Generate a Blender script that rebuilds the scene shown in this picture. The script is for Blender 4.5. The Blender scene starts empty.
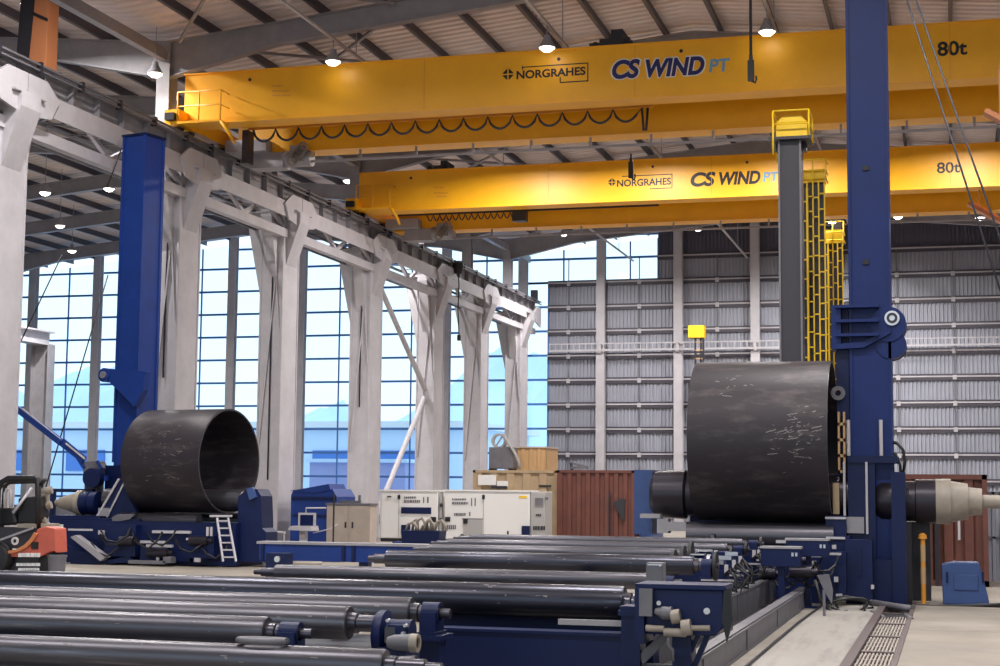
import bpy, bmesh, math, random
from mathutils import Vector, Matrix
random.seed(7)
SC = bpy.context.scene
COL = SC.collection
PI = math.pi

# ------------------------------------------------------------------ camera
F, VH, YAW, ROLL, EYE = 1590.0, 492.0, 0.276, 0.0095, 2.2
PITCH = math.atan((VH - 333) / F)
_sy, _cy, _sp, _cp = math.sin(YAW), math.cos(YAW), math.sin(PITCH), math.cos(PITCH)
FWD = Vector((-_sy*_cp, _cy*_cp, _sp))
_rt = Vector((_cy, _sy, 0))
_up = _rt.cross(FWD)
RGT = _rt*math.cos(ROLL) + _up*math.sin(ROLL)
UPV = _up*math.cos(ROLL) - _rt*math.sin(ROLL)

def at(x, y, Y=None, Z=None, X=None):
    """survey helper: the point seen at photo position x, y at a known depth, height or side offset"""
    d = FWD + RGT*((x-500)/F) + UPV*((333-y)/F)
    if Y is not None: t = Y/d.y
    elif Z is not None: t = (Z-EYE)/d.z
    else: t = X/d.x
    return Vector((d.x*t, d.y*t, EYE + d.z*t))

cam = bpy.data.cameras.new('camera')
cam.sensor_width = 36.0
cam.lens = F*36.0/1000.0
cam.clip_end = 3000
co = bpy.data.objects.new('camera', cam)
COL.objects.link(co)
m = Matrix((RGT, UPV, -FWD)).transposed().to_4x4()
m.translation = Vector((0, 0, EYE))
co.matrix_world = m
SC.camera = co

# ------------------------------------------------------------------ materials
def lin(c):
    return tuple(((v/255)/12.92 if v/255 <= .04045 else ((v/255+.055)/1.055)**2.4) for v in c) + (1,)

def mat(name, rgb, rough=.5, metal=0., noise=0., nscale=3., bump=0., rgb2=None, thr=None, stretch=None, emit=None, spec=.5):
    mt = bpy.data.materials.new(name)
    mt.use_nodes = True
    nt = mt.node_tree
    b = nt.nodes['Principled BSDF']
    b.inputs['Base Color'].default_value = lin(rgb)
    b.inputs['Roughness'].default_value = rough
    b.inputs['Metallic'].default_value = metal
    b.inputs['Specular IOR Level'].default_value = spec
    if emit:
        b.inputs['Emission Color'].default_value = lin(emit[0])
        b.inputs['Emission Strength'].default_value = emit[1]
    if noise or rgb2:
        tc = nt.nodes.new('ShaderNodeTexCoord')
        mp = nt.nodes.new('ShaderNodeMapping')
        if stretch: mp.inputs['Scale'].default_value = stretch
        nz = nt.nodes.new('ShaderNodeTexNoise')
        nz.inputs['Scale'].default_value = nscale
        nz.inputs['Detail'].default_value = 6
        nz.inputs['Roughness'].default_value = .65
        nt.links.new(tc.outputs['Object'], mp.inputs[0])
        nt.links.new(mp.outputs[0], nz.inputs['Vector'])
        rp = nt.nodes.new('ShaderNodeValToRGB')
        a, c = rp.color_ramp.elements
        if rgb2 is None:
            k = 1-noise
            a.color = lin(tuple(v*k for v in rgb)); c.color = lin(tuple(min(255, v*(2-k)) for v in rgb))
            a.position, c.position = .3, .7
        else:
            a.color = lin(rgb); c.color = lin(rgb2)
            a.position, c.position = thr or (.55, .7)
        nt.links.new(nz.outputs['Fac'], rp.inputs[0])
        nt.links.new(rp.outputs[0], b.inputs['Base Color'])
        if bump:
            bp = nt.nodes.new('ShaderNodeBump')
            bp.inputs['Strength'].default_value = bump
            bp.inputs['Distance'].default_value = .02
            nt.links.new(nz.outputs['Fac'], bp.inputs['Height'])
            nt.links.new(bp.outputs[0], b.inputs['Normal'])
    return mt

M = {}
M['white']   = mat('painted_white_steel', (186, 182, 187), .5, noise=.05, nscale=1.2)
M['grey']    = mat('painted_grey_steel', (150, 147, 152), .5, noise=.06, nscale=1.5)
M['midgrey'] = mat('mid_grey_steel', (104, 102, 108), .5, noise=.08, nscale=2)
M['dark']    = mat('dark_steel', (44, 42, 50), .45)
M['black']   = mat('black_rubber', (22, 21, 26), .5)
M['navy']    = mat('navy_paint', (11, 25, 68), .46, noise=.07, nscale=2, spec=.3)
M['blue']    = mat('blue_paint', (26, 54, 124), .46, noise=.07, nscale=1.5, spec=.3)
M['lblue']   = mat('light_blue_paint', (50, 74, 126), .5, noise=.05, nscale=2)
M['tower']   = mat('tower_blue_paint', (19, 40, 98), .46, noise=.06, nscale=1.5, spec=.3)
M['yellow']  = mat('crane_yellow_paint', (251, 179, 20), .42, noise=.03, nscale=.8)
M['yellow2'] = mat('safety_yellow_paint', (236, 196, 30), .5)
M['amber']   = mat('amber_paint', (222, 150, 50), .5)
M['roll']    = mat('worn_roll_steel', (84, 82, 89), .36, .7, rgb2=(128, 125, 130), thr=(.56, .72), nscale=4, stretch=(.12, 3, 3))
M['rollb']   = mat('blued_roll_steel', (62, 62, 72), .3, .75, rgb2=(112, 112, 124), thr=(.58, .74), nscale=4, stretch=(.12, 3, 3))
M['can']     = mat('mill_scale_steel', (48, 43, 48), .5, .35, rgb2=(96, 87, 88), thr=(.5, .86), nscale=2.2, stretch=(.5, 1.6, 1.6), bump=.15)
M['shaft']   = mat('dark_machined_steel', (52, 48, 56), .35, .6)
M['journal'] = mat('worn_journal_steel', (84, 82, 90), .3, .8)
M['bright']  = mat('bright_machined_steel', (205, 203, 205), .3, .8)
M['cream']   = mat('cream_casting', (150, 140, 128), .5, noise=.06, nscale=4)
M['concrete']= mat('concrete_floor', (140, 132, 122), .65, noise=.1, nscale=.6, bump=.05)
M['strip']   = mat('pale_concrete', (150, 145, 139), .6, rgb2=(100, 96, 95), thr=(.5, .85), nscale=1.2, stretch=(3, .35, 1))
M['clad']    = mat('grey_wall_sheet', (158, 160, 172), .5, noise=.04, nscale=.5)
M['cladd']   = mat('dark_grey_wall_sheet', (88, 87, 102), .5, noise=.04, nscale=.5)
M['roof']    = mat('pale_roof_sheet', (226, 214, 212), .55, noise=.05, nscale=.3)
M['purlin']  = mat('shade_dark_steel', (70, 66, 76), .5)  # dark tone carries the shade of the purlin profile
M['mullion'] = mat('blue_window_bar', (74, 124, 196), .45)
M['rust']    = mat('red_brown_container', (100, 58, 49), .55, noise=.1, nscale=1.5)
M['beige']   = mat('beige_container', (172, 148, 118), .55, noise=.06, nscale=1.5)
M['tan']     = mat('tan_board', (196, 160, 116), .6)
M['cabinet'] = mat('beige_cabinet', (186, 172, 160), .55, noise=.04, nscale=2)
M['genset']  = mat('white_enclosure_paint', (226, 224, 222), .45)
M['gengrey'] = mat('grey_enclosure_paint', (168, 165, 164), .5)
M['red']     = mat('orange_red_paint', (192, 92, 74), .45, noise=.05, nscale=3)
M['orange']  = mat('orange_paint', (196, 124, 80), .5)
M['ink']     = mat('black_lettering', (24, 20, 24), .5)
M['inkblue'] = mat('navy_lettering', (34, 34, 98), .5)
M['inkcyan'] = mat('pale_blue_lettering', (110, 160, 200), .5)
M['inkwhite']= mat('white_lettering', (232, 232, 232), .5)
M['lens']    = mat('lamp_lens', (255, 250, 240), .4, emit=((255, 248, 236), 6))
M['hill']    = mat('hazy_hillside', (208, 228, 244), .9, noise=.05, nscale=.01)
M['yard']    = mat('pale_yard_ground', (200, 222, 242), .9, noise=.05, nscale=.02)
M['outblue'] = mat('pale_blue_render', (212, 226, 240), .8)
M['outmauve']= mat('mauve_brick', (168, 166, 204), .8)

def glass_mat():
    mt = bpy.data.materials.new('window_glass'); mt.use_nodes = True
    nt = mt.node_tree; nt.nodes.clear()
    o = nt.nodes.new('ShaderNodeOutputMaterial'); mx = nt.nodes.new('ShaderNodeMixShader')
    t = nt.nodes.new('ShaderNodeBsdfTransparent'); g = nt.nodes.new('ShaderNodeBsdfGlossy')
    t.inputs[0].default_value = (.86, .95, 1, 1); g.inputs['Roughness'].default_value = .05
    mx.inputs[0].default_value = .06
    nt.links.new(t.outputs[0], mx.inputs[1]); nt.links.new(g.outputs[0], mx.inputs[2]); nt.links.new(mx.outputs[0], o.inputs[0])
    return mt
M['glass'] = glass_mat()

# ------------------------------------------------------------------ mesh helpers
class MB:
    def __init__(s): s.b = bmesh.new()
    def face(s, vs, smooth=False):
        try:
            f = s.b.faces.new(vs); f.smooth = smooth
        except ValueError: pass
    def box(s, x0, x1, y0, y1, z0, z1, mtx=None):
        P = [Vector(p) for p in ((x0,y0,z0),(x1,y0,z0),(x1,y1,z0),(x0,y1,z0),(x0,y0,z1),(x1,y0,z1),(x1,y1,z1),(x0,y1,z1))]
        if mtx is not None: P = [mtx @ p for p in P]
        v = [s.b.verts.new(p) for p in P]
        for f in ((3,2,1,0),(4,5,6,7),(0,1,5,4),(1,2,6,5),(2,3,7,6),(3,0,4,7)): s.face([v[i] for i in f])
        return s
    def beam(s, p0, p1, w, h, up=(0,0,1)):
        p0, p1 = Vector(p0), Vector(p1); d = p1-p0; L = d.length
        if L < 1e-6: return s
        d.normalize(); u = Vector(up)
        if abs(d.dot(u)) > .98: u = Vector((1,0,0))
        r = d.cross(u).normalized(); u = r.cross(d)
        mt = Matrix((r, d, u)).transposed().to_4x4(); mt.translation = p0
        return s.box(-w/2, w/2, 0, L, -h/2, h/2, mt)
    def lathe(s, p0, axis, prof, n=24, closed=False, smooth=True):
        """prof: list of (t along axis, radius)"""
        p0 = Vector(p0); a = Vector(axis).normalized()
        u = a.orthogonal().normalized(); w = a.cross(u)
        rings = []
        for t, r in prof:
            if r <= 1e-6: rings.append([s.b.verts.new(p0+a*t)])
            else: rings.append([s.b.verts.new(p0+a*t+(u*math.cos(2*PI*i/n)+w*math.sin(2*PI*i/n))*r) for i in range(n)])
        K = len(rings)
        for k in range(K if closed else K-1):
            A, B = rings[k], rings[(k+1) % K]
            for i in range(n):
                j = (i+1) % n
                if len(A) == 1 and len(B) == 1: continue
                if len(A) == 1: s.face([A[0], B[j], B[i]], smooth)
                elif len(B) == 1: s.face([A[i], A[j], B[0]], smooth)
                else: s.face([A[i], A[j], B[j], B[i]], smooth)
        for k in range(K):
            R = rings[k]
            if len(R) == 1: continue
            pr = prof[k-1] if (k > 0 or closed) else None
            nx = prof[(k+1) % K] if (k < K-1 or closed) else None
            sharp = True
            if pr and nx:
                d1 = Vector((prof[k][0]-pr[0], prof[k][1]-pr[1])); d2 = Vector((nx[0]-prof[k][0], nx[1]-prof[k][1]))
                sharp = d1.length < 1e-9 or d2.length < 1e-9 or d1.angle(d2) > .6
            if sharp:
                for i in range(n):
                    e = s.b.edges.get((R[i], R[(i+1) % n]))
                    if e: e.smooth = False
        return s
    def cyl(s, p0, p1, r, r2=None, n=16):
        p0, p1 = Vector(p0), Vector(p1); d = p1-p0; L = d.length
        r2 = r if r2 is None else r2
        return s.lathe(p0, d, [(0, 0), (0, r), (L, r2), (L, 0)], n)
    def ring(s, p0, p1, ro, ri, n=32):
        p0, p1 = Vector(p0), Vector(p1); d = p1-p0; L = d.length
        return s.lathe(p0, d, [(0, ri), (0, ro), (L, ro), (L, ri)], n, closed=True)
    def prism(s, pts, ax, a0, a1):
        """pts 2-D outline; ax 'x' -> (y,z), 'y' -> (x,z), 'z' -> (x,y)"""
        def V(p, a):
            return {'x': (a, p[0], p[1]), 'y': (p[0], a, p[1]), 'z': (p[0], p[1], a)}[ax]
        A = [s.b.verts.new(V(p, a0)) for p in pts]; B = [s.b.verts.new(V(p, a1)) for p in pts]
        s.face(A[::-1]); s.face(B)
        for i in range(len(pts)):
            j = (i+1) % len(pts); s.face([A[i], A[j], B[j], B[i]])
        return s
    def tube(s, pts, r, n=6):
        pts = [Vector(p) for p in pts]; rings = []
        for k, p in enumerate(pts):
            d = (pts[min(k+1, len(pts)-1)]-pts[max(k-1, 0)]).normalized()
            u = Vector((0, 1, 0)) if abs(d.y) < .9 else Vector((1, 0, 0))
            w = d.cross(u).normalized(); u = w.cross(d)
            rings.append([s.b.verts.new(p+(u*math.cos(2*PI*i/n)+w*math.sin(2*PI*i/n))*r) for i in range(n)])
        for A, B in zip(rings, rings[1:]):
            for i in range(n):
                j = (i+1) % n; s.face([A[i], A[j], B[j], B[i]], True)
        s.face(rings[0][::-1]); s.face(rings[-1])
        return s
    def build(s, name, mt, parent=None, bevel=0., **tags):
        bmesh.ops.recalc_face_normals(s.b, faces=s.b.faces)
        off = Vector((0, 0, 0)); q = parent
        while q is not None: off += q.location; q = q.parent
        if parent is None and tags.get('kind') != 'structure':
            vs = s.b.verts
            xs = [v.co.x for v in vs]; ys = [v.co.y for v in vs]; z = min(v.co.z for v in vs)
            off = Vector(((min(xs)+max(xs))/2, (min(ys)+max(ys))/2, z))
        bmesh.ops.translate(s.b, verts=s.b.verts, vec=-off)
        me = bpy.data.meshes.new(name); s.b.to_mesh(me); s.b.free()
        me.materials.append(M[mt] if isinstance(mt, str) else mt)
        o = bpy.data.objects.new(name, me); COL.objects.link(o)
        if parent is None: o.location = off
        else: o.parent = parent
        if bevel:
            bv = o.modifiers.new('bevel', 'BEVEL'); bv.width = bevel; bv.segments = 2; bv.limit_method = 'ANGLE'; bv.angle_limit = .6
        for k, v in tags.items(): o[k] = v
        return o

def thing(name, label, cat, loc, group=None):
    o = bpy.data.objects.new(name, None); COL.objects.link(o)
    o.location = Vector(loc); o['label'] = label; o['category'] = cat
    if group: o['group'] = group
    return o

def copy_tree(o, parent=None):
    c = o.copy(); COL.objects.link(c)
    if parent is not None: c.parent = parent
    for ch in list(o.children): copy_tree(ch, c)
    return c

def text_part(txt, name, mt, parent, p0, p1, Y, shear=0., bold=0., rot180=False):
    """lettering on a face that looks toward -Y, filling the box p0 (left, bottom) .. p1 (right, top)"""
    cu = bpy.data.curves.new(name, 'FONT'); cu.body = txt; cu.shear = shear; cu.offset = bold; cu.extrude = .004
    tmp = bpy.data.objects.new('tmp', cu); COL.objects.link(tmp)
    dg = bpy.context.evaluated_depsgraph_get()
    me = bpy.data.meshes.new_from_object(tmp.evaluated_get(dg))
    bpy.data.objects.remove(tmp); bpy.data.curves.remove(cu)
    xs = [v.co.x for v in me.vertices]; ys = [v.co.y for v in me.vertices]
    sx = (p1[0]-p0[0])/(max(xs)-min(xs)); sz = (p1[1]-p0[1])/(max(ys)-min(ys)); x0, y0 = min(xs), min(ys)
    off = Vector((0, 0, 0)); q = parent
    while q is not None: off += q.location; q = q.parent
    for v in me.vertices:
        x, y, z = v.co
        v.co = Vector((p0[0]+(x-x0)*sx, Y-z, p0[1]+(y-y0)*sz)) - off
    me.materials.clear(); me.materials.append(M[mt])
    o = bpy.data.objects.new(name, me); COL.objects.link(o); o.parent = parent
    return o

S = dict(kind='structure')

# ------------------------------------------------------------------ floor
XL, XR, YN, YF = -72.0, 13.0, -30.0, 101.0
b = MB()
b.box(XL, -2.6, YN, YF+.6, -.5, 0)
b.box(-.72, XR, YN, YF+.6, -.5, 0)
b.box(-2.6, -.72, 34.2, YF+.6, -.5, 0)
floor = b.build('floor', 'concrete', **S)
MB().box(-2.6, -1.42, YN, 34.2, -.5, 0).build('floor_strip', 'strip', floor)
b = MB()
b.box(-1.42, -1.28, YN, 34.2, -.5, .03); b.box(-.80, -.72, YN, 34.2, -.5, .015)
for y in (20.8, 23.4, 26.0, 28.6, 31.2): b.box(-1.28, -.8, y, y+.12, -.2, .0)
b.build('drain_frame', mat('brown_grey_steel', (92, 80, 80), .5), floor)
MB().box(-1.28, -.8, YN, 34.2, -.5, -.3).build('drain_pan', 'black', floor)
b = MB()
for k in range(9): b.box(-1.26+k*.052, -1.236+k*.052, 12, 30.5, -.07, -.015)
for y in [12+i*.65 for i in range(28)]: b.box(-1.28, -.8, y, y+.05, -.06, -.012)
b.build('drain_grating', mat('pale_grate', (170, 160, 152), .5, .3), floor)
b = MB()
for y in (27.5, 33.0, 44.0): b.box(-.72, XR, y, y+.015, -.001, .002)
b.build('floor_joint', mat('joint_sealant', (150, 144, 138), .7), floor)

# ------------------------------------------------------------------ end wall: cladding, girts, columns, glazing
def gable(x):
    if x > -27: return 20.1 - abs(x+9.2)*.095
    return 20.1 - abs(x+44.8)*.095
GZ = [17.5-1.6*k for k in range(11)]             # girt heights 17.5 .. 1.5
def ribs(mb, x0, x1, z0, z1f, Y, pitch=.24, d=.08):
    x = x0
    while x < x1-1e-6:
        for a, c, o in ((0, .42, 0), (.42, .5, None), (.5, .92, d), (.92, 1, None)):
            xa, xb = min(x+a*pitch, x1), min(x+c*pitch, x1)
            if xb-xa < 1e-6: continue
            ya, yb = (Y-o, Y-o) if o is not None else ((Y, Y-d) if a < .5 else (Y-d, Y))
            v = [mb.b.verts.new(p) for p in ((xa, ya, z0), (xb, yb, z0), (xb, yb, z1f(xb)), (xa, ya, z1f(xa)))]
            mb.face(v)
        x += pitch
wallm = MB()
ribs(wallm, -25.3, -18.0, 0, lambda x: 15.9, YF+.02)
ribs(wallm, -18.0, XR, 0, lambda x: 17.5, YF+.02)
wall = wallm.build('wall_back', 'clad', **S)
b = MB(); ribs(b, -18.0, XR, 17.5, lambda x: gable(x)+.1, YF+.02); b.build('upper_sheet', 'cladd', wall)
b = MB()
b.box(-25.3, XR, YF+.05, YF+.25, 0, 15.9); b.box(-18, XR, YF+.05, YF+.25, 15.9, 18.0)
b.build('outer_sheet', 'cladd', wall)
for z in GZ:
    x0 = -25.3 if z < 16 else -18.0
    g = MB().box(x0, XR, YF-.2, YF-.03, z-.04, z+.05).build('girt', 'white', wall)
    gb = MB(); gb.box(x0, XR, YF-.16, YF-.09, z+.05, z+.16); gb.box(x0, XR, YF-.16, YF-.09, z-.24, z-.04); gb.build('girt_shade', 'purlin', g)  # dark bands put the shade around each girt into the colour
b = MB()
for x in (-23.9, -19.2, -14.15, -9.1, -3.0, .35): b.box(x-.03, x+.03, YF-.18, YF-.13, 1.5, 17.5)
b.build('sag_rod', 'midgrey', wall)
b = MB()
for x in (-23.9, -19.2, -14.15, -9.1, -3.0, .35):
    for z in GZ[1:]: b.box(x-.12, x+.12, YF-.24, YF-.2, z-.2, z+.08)
b.build('girt_clip', 'white', wall)
n = 0
for x in (-63.5, -58.3, -53.0, -47.8, -42.6, -37.4, -32.2, -26.9, -21.65, -16.6, -11.7, -6.6, 3.8, 9.0):
    n += 1
    c = MB()
    w = .28
    c.box(x-w, x+w, YF-.75, YF-.72, 0, gable(x)-.1); c.box(x-w, x+w, YF-.28, YF-.25, 0, gable(x)-.1)
    c.box(x-.03, x+.03, YF-.72, YF-.28, 0, gable(x)-.1)
    c.build('trim_%d' % n, 'white', **S)
# glazed bays
def window(n, x0, x1, z0, z1f, zs, nv):
    b = MB()
    for z in zs: b.box(x0, x1, YF-.06, YF+.06, z-.07, z+.07)
    for k in range(nv+1):
        x = x0+(x1-x0)*k/nv
        ze = z1f(x)
        b.box(x-.045, x+.045, YF-.05, YF+.05, z0, ze)
    b.box(x0, x1, YF-.06, YF+.06, z0-.06, z0+.06)
    w = b.build('window_%d' % n, 'mullion', **S)
    g = MB()
    v = [g.b.verts.new(p) for p in ((x0, YF+.02, z0), (x1, YF+.02, z0), (x1, YF+.02, z1f(x1)), (x0, YF+.02, z1f(x0)))]
    g.face(v); g.build('pane', 'glass', w)
    return w
xs = [-71.5, -63.5, -58.3, -53.0, -47.8, -42.6, -37.4, -32.2, -26.9]
zall = [18.9] + [z+.05 for z in GZ[:-1]] + [1.6]
k = 0
for x0, x1 in zip(xs, xs[1:]):
    k += 1; window(k, x0, x1, .9, lambda x: gable(x)-.55, [z for z in zall if z < gable(x0)-.6 or z < 18], 2)
k += 1; window(k, -26.9, -25.3, .9, lambda x: 15.95, [z for z in zall if z < 15.8], 1)
k += 1; window(k, -26.9, -21.65, 15.95, lambda x: gable(x)-.55, [15.95, 17.5], 2)
k += 1; window(k, -21.65, -18.0, 15.95, lambda x: gable(x)-.55, [15.95, 17.5, 19.0], 2)
MB().box(XL, -26.9, YF-.15, YF+.15, 0, .9).build('wall_sill', 'grey', **S)
MB().box(XL-.2, XL, YN, YF+.2, 0, 17.6).build('wall_left', 'clad', **S)
MB().box(XR, XR+.2, YN, YF+.2, 0, 18.2).build('wall_right', 'clad', **S)
# the cable tray along the end wall
tr = thing('cable_tray', 'long pale ladder cable tray along the grey end wall', 'cable tray', (-15, YF-.9, 11.3))
b = MB(); b.box(-25, 12, YF-1.0, YF-.95, 11.3, 11.42); b.box(-25, 12, YF-1.0, YF-.95, 11.75, 11.83); b.build('side_rail', 'white', tr)
b = MB()
for i in range(93): b.box(-25+i*.4, -24.94+i*.4, YF-.98, YF-.94, 11.42, 11.75)
b.build('rung', 'white', tr)
b = MB()
for x in (-21.65, -16.6, -11.7, -6.6, 3.8): b.box(x-.1, x+.1, YF-.96, YF-.74, 11.2, 11.8)
b.build('bracket', 'white', tr)

# ------------------------------------------------------------------ roof
def roof_sheet(x0, x1, name, parent=None, **t):
    b = MB(); pitch = .5; y = YN
    z0, z1 = gable(x0) if x0 != -27 else 20.1-17.8*.095, gable(x1)
    while y < YF+.4:
        for a, c, o in ((0, .55, 0), (.55, .65, None), (.65, .9, .07), (.9, 1, None)):
            ya, yb = y+a*pitch, y+c*pitch
            oa, ob = (o, o) if o is not None else ((0, .07) if a < .6 else (.07, 0))
            v = [b.b.verts.new(p) for p in ((x0, ya, z0+.1-oa), (x1, ya, z1+.1-oa), (x1, yb, z1+.1-ob), (x0, yb, z0+.1-ob))]
            b.face(v)
        y += pitch
    return b.build(name, 'roof', parent, **t)
ceil = roof_sheet(-27.0001, -9.2, 'ceiling', **S)
roof_sheet(-9.2, XR+1, 'roof_sheet', ceil)
roof_sheet(-62.6, -44.8, 'roof_sheet', ceil)
roof_sheet(-44.8, -26.9999, 'roof_sheet', ceil)
roof_sheet(-73, -62.6, 'roof_sheet', ceil)
b = MB()
b.box(-73, XR+1, YN, YF+.5, 20.6, 20.9)
b.build('roof_deck', 'cladd', ceil)
def purlin(x):
    z = gable(x)
    b = MB(); b.box(x-.04, x+.04, YN, YF, z-.30, z+.02); b.box(x-.04, x+.10, YN, YF, z-.33, z-.30)
    b.build('purlin', 'purlin', ceil)
x = -8.15
while x < XR: purlin(x); x += 2.1
x = -10.25
while x > -70:
    if abs(x+27) > .5: purlin(x)
    x -= 2.1
COLY = [30.0, 39.0, 50.1, 59.0, 69.0, 78.5, 86.9, 95.6]
n = 20
for y in [21.5] + COLY:
    n += 1
    b = MB()
    for xa, xb in ((-26.6, -9.2), (-9.2, XR), (-44.8, -26.6), (-62.6, -44.8), (-72, -62.6)):
        za, zb = gable(xa if xa != -26.6 else -26.59)-.34, gable(xb)-.34
        if xb == -26.6: zb = 18.4-.34
        if xa == -26.6: za = 18.4-.34
        # haunched I rafter: top flange, web, bottom flange
        ha = 1.3 if xa in (-26.6, -62.6) else .75; hb = 1.3 if xb in (-26.6, -62.6, XR) else .75
        L = xb-xa
        def zz(t): return za+(zb-za)*t
        def hh(t):
            h = .75
            if ha > .8 and t < .25: h = ha+(.75-ha)*t/.25
            if hb > .8 and t > .75: h = .75+(hb-.75)*(t-.75)/.25
            return h
        ts = [0, .25, .75, 1]
        for t0, t1 in zip(ts, ts[1:]):
            xa2, xb2 = xa+L*t0, xa+L*t1
            b.prism([(xa2, zz(t0)), (xb2, zz(t1)), (xb2, zz(t1)-hh(t1)), (xa2, zz(t0)-hh(t0))], 'y', y-.02, y+.02)
            b.prism([(xa2, zz(t0)), (xb2, zz(t1)), (xb2, zz(t1)-.04), (xa2, zz(t0)-.04)], 'y', y-.17, y+.17)
            b.prism([(xa2, zz(t0)-hh(t0)), (xb2, zz(t1)-hh(t1)), (xb2, zz(t1)-hh(t1)-.05), (xa2, zz(t0)-hh(t0)-.05)], 'y', y-.17, y+.17)
    b.build('trim_%d' % n, 'grey', **S)
# eave beam and roof bracing between frames
b = MB(); b.box(-26.75, -26.45, 12, YF-.3, 17.3, 17.7); b.build('trim_40', 'grey', **S)
b = MB()
for y0, y1 in zip(COLY[1:], COLY[2:]):
    for xa, xb in ((-36, -44.8), (-44.8, -36), (-26, -18), (-18, -26)):
        b.beam((xa, y0+.3, gable(xa)-.55), (xb, y1-.3, gable(xb)-.55), .1, .1)
b.build('trim_41', 'grey', **S)

# ------------------------------------------------------------------ outside the glass
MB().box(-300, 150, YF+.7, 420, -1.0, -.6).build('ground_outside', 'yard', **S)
b = MB(); N = 220; prev = None
for i in range(N+1):
    x = -300+i*2.2
    h = 26+8*math.sin(x*.045)+6*math.sin(x*.11+1)+2*math.sin(x*.31)+1.0*math.sin(x*.83)
    ring = [b.b.verts.new(p) for p in ((x, 330, -1), (x, 360, h*.6), (x, 400, h), (x, 430, -1))]
    if prev:
        for a in range(3): b.face([prev[a], ring[a], ring[a+1], prev[a+1]])
    prev = ring
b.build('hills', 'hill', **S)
ob = thing('warehouse', 'pale blue flat warehouse far outside the window wall', 'building', (-60, 150, -.6), None)
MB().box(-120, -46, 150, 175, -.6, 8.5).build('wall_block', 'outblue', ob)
b = MB()
for x in range(-118, -48, 7): b.box(x, x+4.5, 149.8, 150, 4.0, 6.2)
b.build('window_band', 'mullion', ob)
MB().box(-121, -45, 149, 176, 8.5, 9.1).build('roof_slab', 'genset', ob)
o2 = thing('brick_hut', 'small mauve hut outside seen between the middle white columns', 'building', (-50, 128, -.6))
MB().box(-53.2, -44.5, 128, 134, -.6, 4.6).build('wall_block', 'outmauve', o2)
MB().box(-53.5, -44.2, 127.7, 134.3, 4.6, 4.9).build('roof_slab', 'outblue', o2)

# ------------------------------------------------------------------ runway columns
ordn = ['nearest', 'second nearest', 'third nearest', 'fourth nearest', 'fifth nearest', 'second farthest', 'farthest']
for k, y in enumerate(COLY[1:]):
    t = thing('runway_column', ['white steel column at the left edge of the photo, nearest of the runway row',
        'white steel column right behind the left blue tower', 'white steel column directly behind the open end of the left steel cylinder',
        'white steel column behind the beige cabinet', 'white steel column where the two diagonal brace tubes meet',
        'white steel column behind the right white generator', 'farthest white steel column, under the far end of the runway'][k],
        'column', (-26.1, y, 0), 'white columns carrying the crane runway')
    cx_, w, d = -26.0, .47, .8
    b = MB()
    b.box(cx_-w, cx_+w, y-d, y+d, 0, 13.3)
    b.box(cx_-w-.02, cx_-w+.05, y-d-.03, y-d, 0, 13.3); b.box(cx_+w-.06, cx_+w+.02, y-d-.03, y-d, 0, 13.3)
    b.box(cx_+w, cx_+w+.03, y-d, y-d+.08, 0, 13.3); b.box(cx_+w, cx_+w+.03, y+d-.08, y+d, 0, 13.3)
    b.build('shaft', 'white', t)
    b = MB()
    b.prism([(cx_+w, 13.3), (cx_+w, 11.2), (-24.95, 12.9), (-24.95, 13.3)], 'y', y-.5, y+.5)
    b.box(-27.3, -24.95, y-d, y+d, 13.3, 13.36)
    b.prism([(cx_-w, 13.3), (cx_-w, 9.2), (-27.25, 13.0), (-27.25, 13.3)], 'y', y-.5, y+.5)
    b.prism([(y-d, 13.3), (y-d, 10.4), (y-d-.75, 13.0), (y-d-.75, 13.3)], 'x', cx_-.2, cx_+.25)
    b.prism([(y+d, 13.3), (y+d, 10.4), (y+d+.75, 13.0), (y+d+.75, 13.3)], 'x', cx_-.2, cx_+.25)
    b.build('bracket', 'white', t)
    b = MB()
    b.beam((cx_-w+.1, y-d-.05, 4), (cx_+w-.25, y-d-.05, 10.8), .07, .05); b.beam((cx_+w-.05, y-d-.05, 8.0), (cx_+w-.25, y-d-.05, 10.8), .07, .05)
    b.build('stay_bar', 'white', t)
    MB().cyl((cx_+.1, y-d-.06, 11.4), (cx_+.1, y-d, 11.4), .1).build('plug', 'dark', t)
    b = MB(); b.box(cx_-w-.2, cx_+w+.2, y-d-.2, y+d+.2, 0, .06)
    b.build('base_plate', 'grey', t)
    b = MB()
    b.box(-26.85, -26.35, y-.32, y-.28, 13.36, 18.0); b.box(-26.85, -26.35, y+.28, y+.32, 13.36, 18.0); b.box(-26.62, -26.58, y-.28, y+.28, 13.36, 18.0)
    b.build('upper_shaft', 'grey', t)
    if k in (1, 2, 3):
        MB().tube([(-25.9, y-d-.04, 13.2), (-25.92, y-d-.06, 12), (-25.95, y-d-.05, 9), (-25.95, y-d-.05, 2.6 if k == 2 else 6)], .03).build('cable', 'dark', t)

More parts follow.
